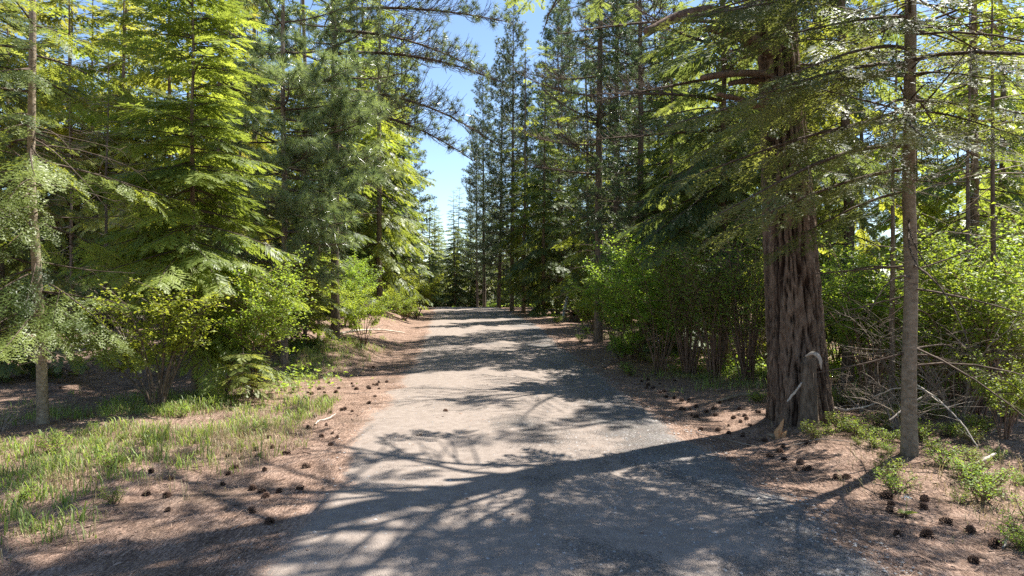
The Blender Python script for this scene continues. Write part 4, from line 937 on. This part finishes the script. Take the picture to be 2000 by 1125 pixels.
# ------------------------------------------------------------------ pine cones
def cone_mesh(seed, open_=1.):
    rs = np.random.RandomState(seed); V = []; T = []; t = []
    n = 74; Lc = 1.0
    for i in range(n):
        f = (i+.5)/n; z = .06+.86*f; r = .40*math.sin(PI*min(1, .16+.84*f)**.85)**.7+.03; a = i*2.39996
        d = np.array([math.cos(a), math.sin(a), (f-.35)*1.0*open_]); d /= np.linalg.norm(d); s = np.array([-math.sin(a), math.cos(a), 0]); u = np.cross(d, s)*-1
        b = np.array([0, 0, z-.06]); tip = b+d*r*rs.uniform(.92, 1.08); w = .085*(.5+r)
        k = len(V); V += [b, tip-s*w-d*.04, tip+s*w-d*.04, tip+d*.05+u*.035, tip-d*.05-u*.05]
        T += [(k, k+1, k+3), (k, k+3, k+2), (k, k+4, k+1), (k, k+2, k+4), (k+1, k+4, k+3), (k+4, k+2, k+3)]; t += [0, .35, .35, 1., .15]
    k = len(V); q = np.arange(8)*PI/4; c = [(.15*math.cos(a), .15*math.sin(a), z) for z in (.02, .5) for a in q]; V += c; t += [0]*16
    T += [(k+i, k+(i+1) % 8, k+8+i) for i in range(8)]+[(k+(i+1) % 8, k+8+(i+1) % 8, k+8+i) for i in range(8)]
    V = np.array(V, float)-[0, 0, .45]
    return mk('pine_cone', V, T, None, t, False, [M['cone']])
CM = [cone_mesh(1, 1.), cone_mesh(2, .7), cone_mesh(3, 1.3)]
nC = [0]
def cone(x, y, label, group=None, s=.11):
    o = bpy.data.objects.new('pine_cone', CM[nC[0] % 3]); nC[0] += 1; C.objects.link(o)
    s *= R.uniform(.72, 1.18); o.scale = (s, s, s); o.location = (x, y, float(RZ(x, y))+s*.16)
    o.rotation_euler = (PI/2+R.uniform(-.4, .4), R.uniform(-.4, .4), R.rand()*6.28) if R.rand() < .7 else (R.uniform(-.5, .5), R.uniform(-.5, .5), R.rand()*6.28)
    o['label'] = label; o['category'] = 'pine cone'
    if group: o['group'] = group
K1 = [(1730, 980, 'dark open cone on the right verge, behind and left of the white flowered weed'), (1740, 1003, 'round reddish cone just left of the white flowered weed'), (1803, 995, 'small dark cone right of the white flowered weed'),
      (1846, 1028, 'widest open cone on the bare needles of the right verge'), (1812, 1056, 'dark cone nearest the gravel below the white flowered weed'), (1895, 1045, 'single dark cone between the widest cone and the far right one'),
      (1942, 1068, 'dark cone near the right edge beside a pale twig'), (1900, 1098, 'lowest cone on the right, at the bottom of the picture'), (1980, 1045, 'cone half hidden in weeds at the right edge'),
      (1633, 942, 'left one of two touching cones on the right verge'), (1652, 940, 'right one of two touching cones on the right verge'), (1755, 915, 'cone among leaves under the slim grey brown fir'),
      (1578, 920, 'second cone of the close pair below the root shard'), (1563, 912, 'first cone of the close pair below the root shard'), (1530, 900, 'upright blackish cone below the root shard'), (1424, 850, 'lone cone on the right needle bank near the gravel'),
      (328, 978, 'dark cone behind another at the left needle verge'), (328, 1000, 'front cone of the pair on the left needle verge'), (493, 1002, 'brown cone alone on the left verge near the gravel'), (525, 1030, 'flattish reddish cone at the left gravel edge'),
      (460, 918, 'dark cone where the left grass ends'), (558, 888, 'round cone left of the gravel edge'), (628, 855, 'brown cone on bare left needles close to the gravel'), (597, 914, 'rusty cone near the left gravel edge'), (493, 962, 'small dark cone between larger ones at left'),
      (870, 806, 'single rusty cone lying on the sunny gravel')]
for px, py, lab in K1: x, y, z = at(px, py); cone(x, y, lab, None, .105 if px > 1500 and py > 930 else .092)
G1 = [(447, 893), (498, 880), (530, 878), (470, 896), (527, 858), (512, 830), (578, 812), (575, 790), (615, 816), (560, 782), (578, 778), (592, 778), (601, 768), (615, 772), (635, 775), (620, 762), (637, 768), (655, 768), (664, 760), (480, 853), (505, 845), (545, 800), (505, 776), (730, 720), (725, 762), (673, 801), (600, 780), (298, 928), (570, 770), (550, 790)]
rc = np.random.RandomState(77)
for _ in range(34):
    y_ = rc.uniform(6.2, 15); x_ = float(xc(y_)-half(y_))-rc.gamma(2., .32)-.05; cone(x_, y_, 'pine cone on the needles along the left verge', 'cones along the left verge', .08)
for _ in range(12):
    y_ = rc.uniform(5.2, 10); x_ = float(xc(y_)+half(y_))+rc.gamma(2., .4)+.1; cone(x_, y_, 'pine cone in the scatter on the right verge', 'cones scattered on the right verge', .08)
for px, py in G1: x, y, z = at(px, py); cone(x+R.normal()*.03, y, 'pine cone on the needles along the left verge', 'cones along the left verge', .085)
G2 = [(1250, 745), (1262, 752), (1268, 760), (1276, 758), (1284, 764), (1290, 770), (1265, 745), (1300, 775), (1312, 780), (1325, 784), (1340, 788), (1355, 782), (1368, 798), (1380, 806), (1392, 800), (1398, 790), (1345, 802), (1330, 796), (1318, 800), (1310, 745), (1370, 818), (1405, 815), (1425, 820), (1436, 800), (1448, 812), (1460, 820), (1480, 806), (1442, 830), (1468, 836), (1410, 835), (1452, 850), (1500, 860), (1490, 880), (1540, 872), (1560, 860), (1240, 730), (1232, 722), (1228, 735), (1288, 750), (1352, 812)]
for px, py in G2: x, y, z = at(px, py); cone(x+R.normal()*.05, y+R.normal()*.1, 'pine cone in the scatter on the right verge', 'cones scattered on the right verge', .085)
G3 = [(60, 668), (85, 672), (110, 670), (140, 672), (170, 676), (130, 695), (60, 706), (115, 750), (118, 760), (200, 720), (180, 706)]
for px, py in G3: x, y, z = at(px, py); cone(x, y, 'pine cone on the bare clearing at left', 'cones on the left clearing', .10)

# ------------------------------------------------------------------ fallen branches, sticks, shards, rocks
def stick(pts_px, r, label, mat='deadwood', name='fallen_branch', lift=.02, side=0, cat='branch'):
    P = []
    for q in pts_px:
        x, y, z = at(q[0], q[1]); zz = z+lift+(q[2] if len(q) > 2 else 0); P.append((x, y, zz))
    P = np.array(P); o0 = P[0].copy(); root = thing(name, label, cat, tuple(o0)); limb(P-o0, r, 'stem', mat, root, k=7)
    rr = np.random.RandomState(len(label))
    for i in range(side):
        t = rr.uniform(.2, .9)*(len(P)-1); i0 = int(t); p = P[i0]+(P[min(i0+1, len(P)-1)]-P[i0])*(t-i0)-o0
        d = rr.normal(size=3)*[1, 1, .4]; d[2] = abs(d[2]); d /= np.linalg.norm(d); l = rr.uniform(.12, .45)
        limb([p, p+d*l*.5+[0, 0, .02], p+d*l], [r[0]*.4, r[0]*.28, r[0]*.12], 'twig', mat, root, k=5)
stick([(1400, 788), (1425, 783, .02), (1455, 778, .05), (1497, 782, .05)], [.02, .03, .032, .03], 'mossy fallen branch lying against the left foot of the massive conifer', 'bark_grey', side=2)
stick([(1705, 838, .38), (1745, 842, .52), (1800, 846, .55), (1835, 858, .42)], [.006, .008, .009, .007], 'pale arching dead branch crossing the slim grey brown trunk', 'paleSap', side=0)
stick([(1738, 876, .30), (1770, 868, .42), (1800, 860, .50)], [.010, .009, .007], 'pale straight dead stick crossing low over the slim grey brown trunk', 'paleSap')
stick([(1600, 806, .14), (1640, 822, .10), (1680, 818, .12), (1710, 812, .15)], [.010, .015, .012, .007], 'spiky grey dead branch at the right foot of the massive conifer', 'paleSap', side=7)
stick([(1790, 850, .6), (1830, 866, .5), (1880, 885, .3), (1910, 900, .1)], [.008, .009, .009, .006], 'thin bare branch sagging to the ground right of the slim fir', 'paleSap', side=6)
stick([(1905, 918, .02), (1930, 910, .06), (1945, 905, .08)], [.018, .022, .012], 'short pale log half buried in leaves near the right edge', 'paleSap', side=0)
stick([(1365, 852), (1400, 858), (1450, 872), (1500, 880)], [.006, .008, .008, .004], 'long thin dark stick on the needles by the right gravel edge', 'twig', side=2)
stick([(615, 832), (622, 826), (640, 822), (656, 816, .03)], [.008, .012, .012, .006], 'small curved pale stick on the left needle verge', 'paleSap', side=1)
stick([(697, 738), (705, 728, .03), (716, 718, .10)], [.012, .012, .006], 'crooked dark twig on the left verge by the grass', 'twig', side=3)
stick([(675, 772), (700, 771), (722, 770)], [.005, .006, .004], 'thin straight twig on the left needles', 'twig')
stick([(1960, 1078), (1966, 1068, .03), (1970, 1058, .06)], [.008, .008, .004], 'small pale twig beside the far right cone', 'paleSap')
stick([(815, 854), (824, 850)], [.010, .006], 'tiny dark stick lying on the gravel', 'twig', name='stick')
stick([(640, 662, .05), (690, 655, .12), (740, 650, .1), (790, 652, .02)], [.03, .035, .03, .02], 'grey fallen branch at the foot of the left bank', 'deadwood', side=6)
stick([(1545, 876), (1600, 868, .02), (1670, 874, .02)], [.006, .007, .004], 'thin bent twig on the needles below the massive conifer', 'twig', side=2)
# upright shard of broken orange wood
x, y, z = at(1522, 858)
sh = thing('wood_shard', 'upright orange shard of broken root wood in front of the massive conifer', 'wood', (x, y, z-.02))
limb([[-.03, 0, -.04], [-.02, 0, .08], [.03, .01, .18], [.06, .02, .27]], [.055, .05, .03, .006], 'shard', 'freshwood', sh, k=7, seed=9)
limb([[.02, -.02, -.02], [.05, -.03, .06], [.09, -.02, .11]], [.04, .03, .01], 'shard', 'freshwood', sh, k=6, seed=4)
limb([[-.05, 0, .02], [-.10, 0, .05], [-.17, .02, .06]], [.03, .025, .012], 'shard', 'bark_grey', sh, k=6, seed=2)
# the white flowered weed
x, y, z = at(1768, 1010); ac = Acc(); fl = Acc(); r_ = np.random.RandomState(3)
wd_ = thing('flowering_weed', 'tiny weed with a white flower head among the cones at right', 'plant', (x, y, z))
for i in range(9):
    a = r_.rand()*6.28; d = np.array([math.cos(a), math.sin(a), 0]); l = r_.uniform(.05, .12); stamp(ac, LEAF[0], LEAF[1], [frame(d+[0, 0, .5], np.array([0, 0, 1.]), l)], [np.array([0, 0, .01])], [.9])
top = np.array([.02, 0, .17]); tube(ac, [[0, 0, 0], [.01, 0, .09], top], [.003, .003, .002], 4)
for i in range(26):
    p = top+r_.normal(size=3)*[.02, .02, .012]; stamp(fl, LEAF4[0], LEAF4[1], [frame(r_.normal(size=3), np.array([0, 0, 1.]), .018)], [p], [.9])
link('stalk', ac.mesh('stalk', M['leaf_y'], False), wd_); M['petal'] = plain('white_petals', (.75, .76, .70), .6, .05); link('flower', fl.mesh('flower', M['petal']), wd_, kind='stuff')
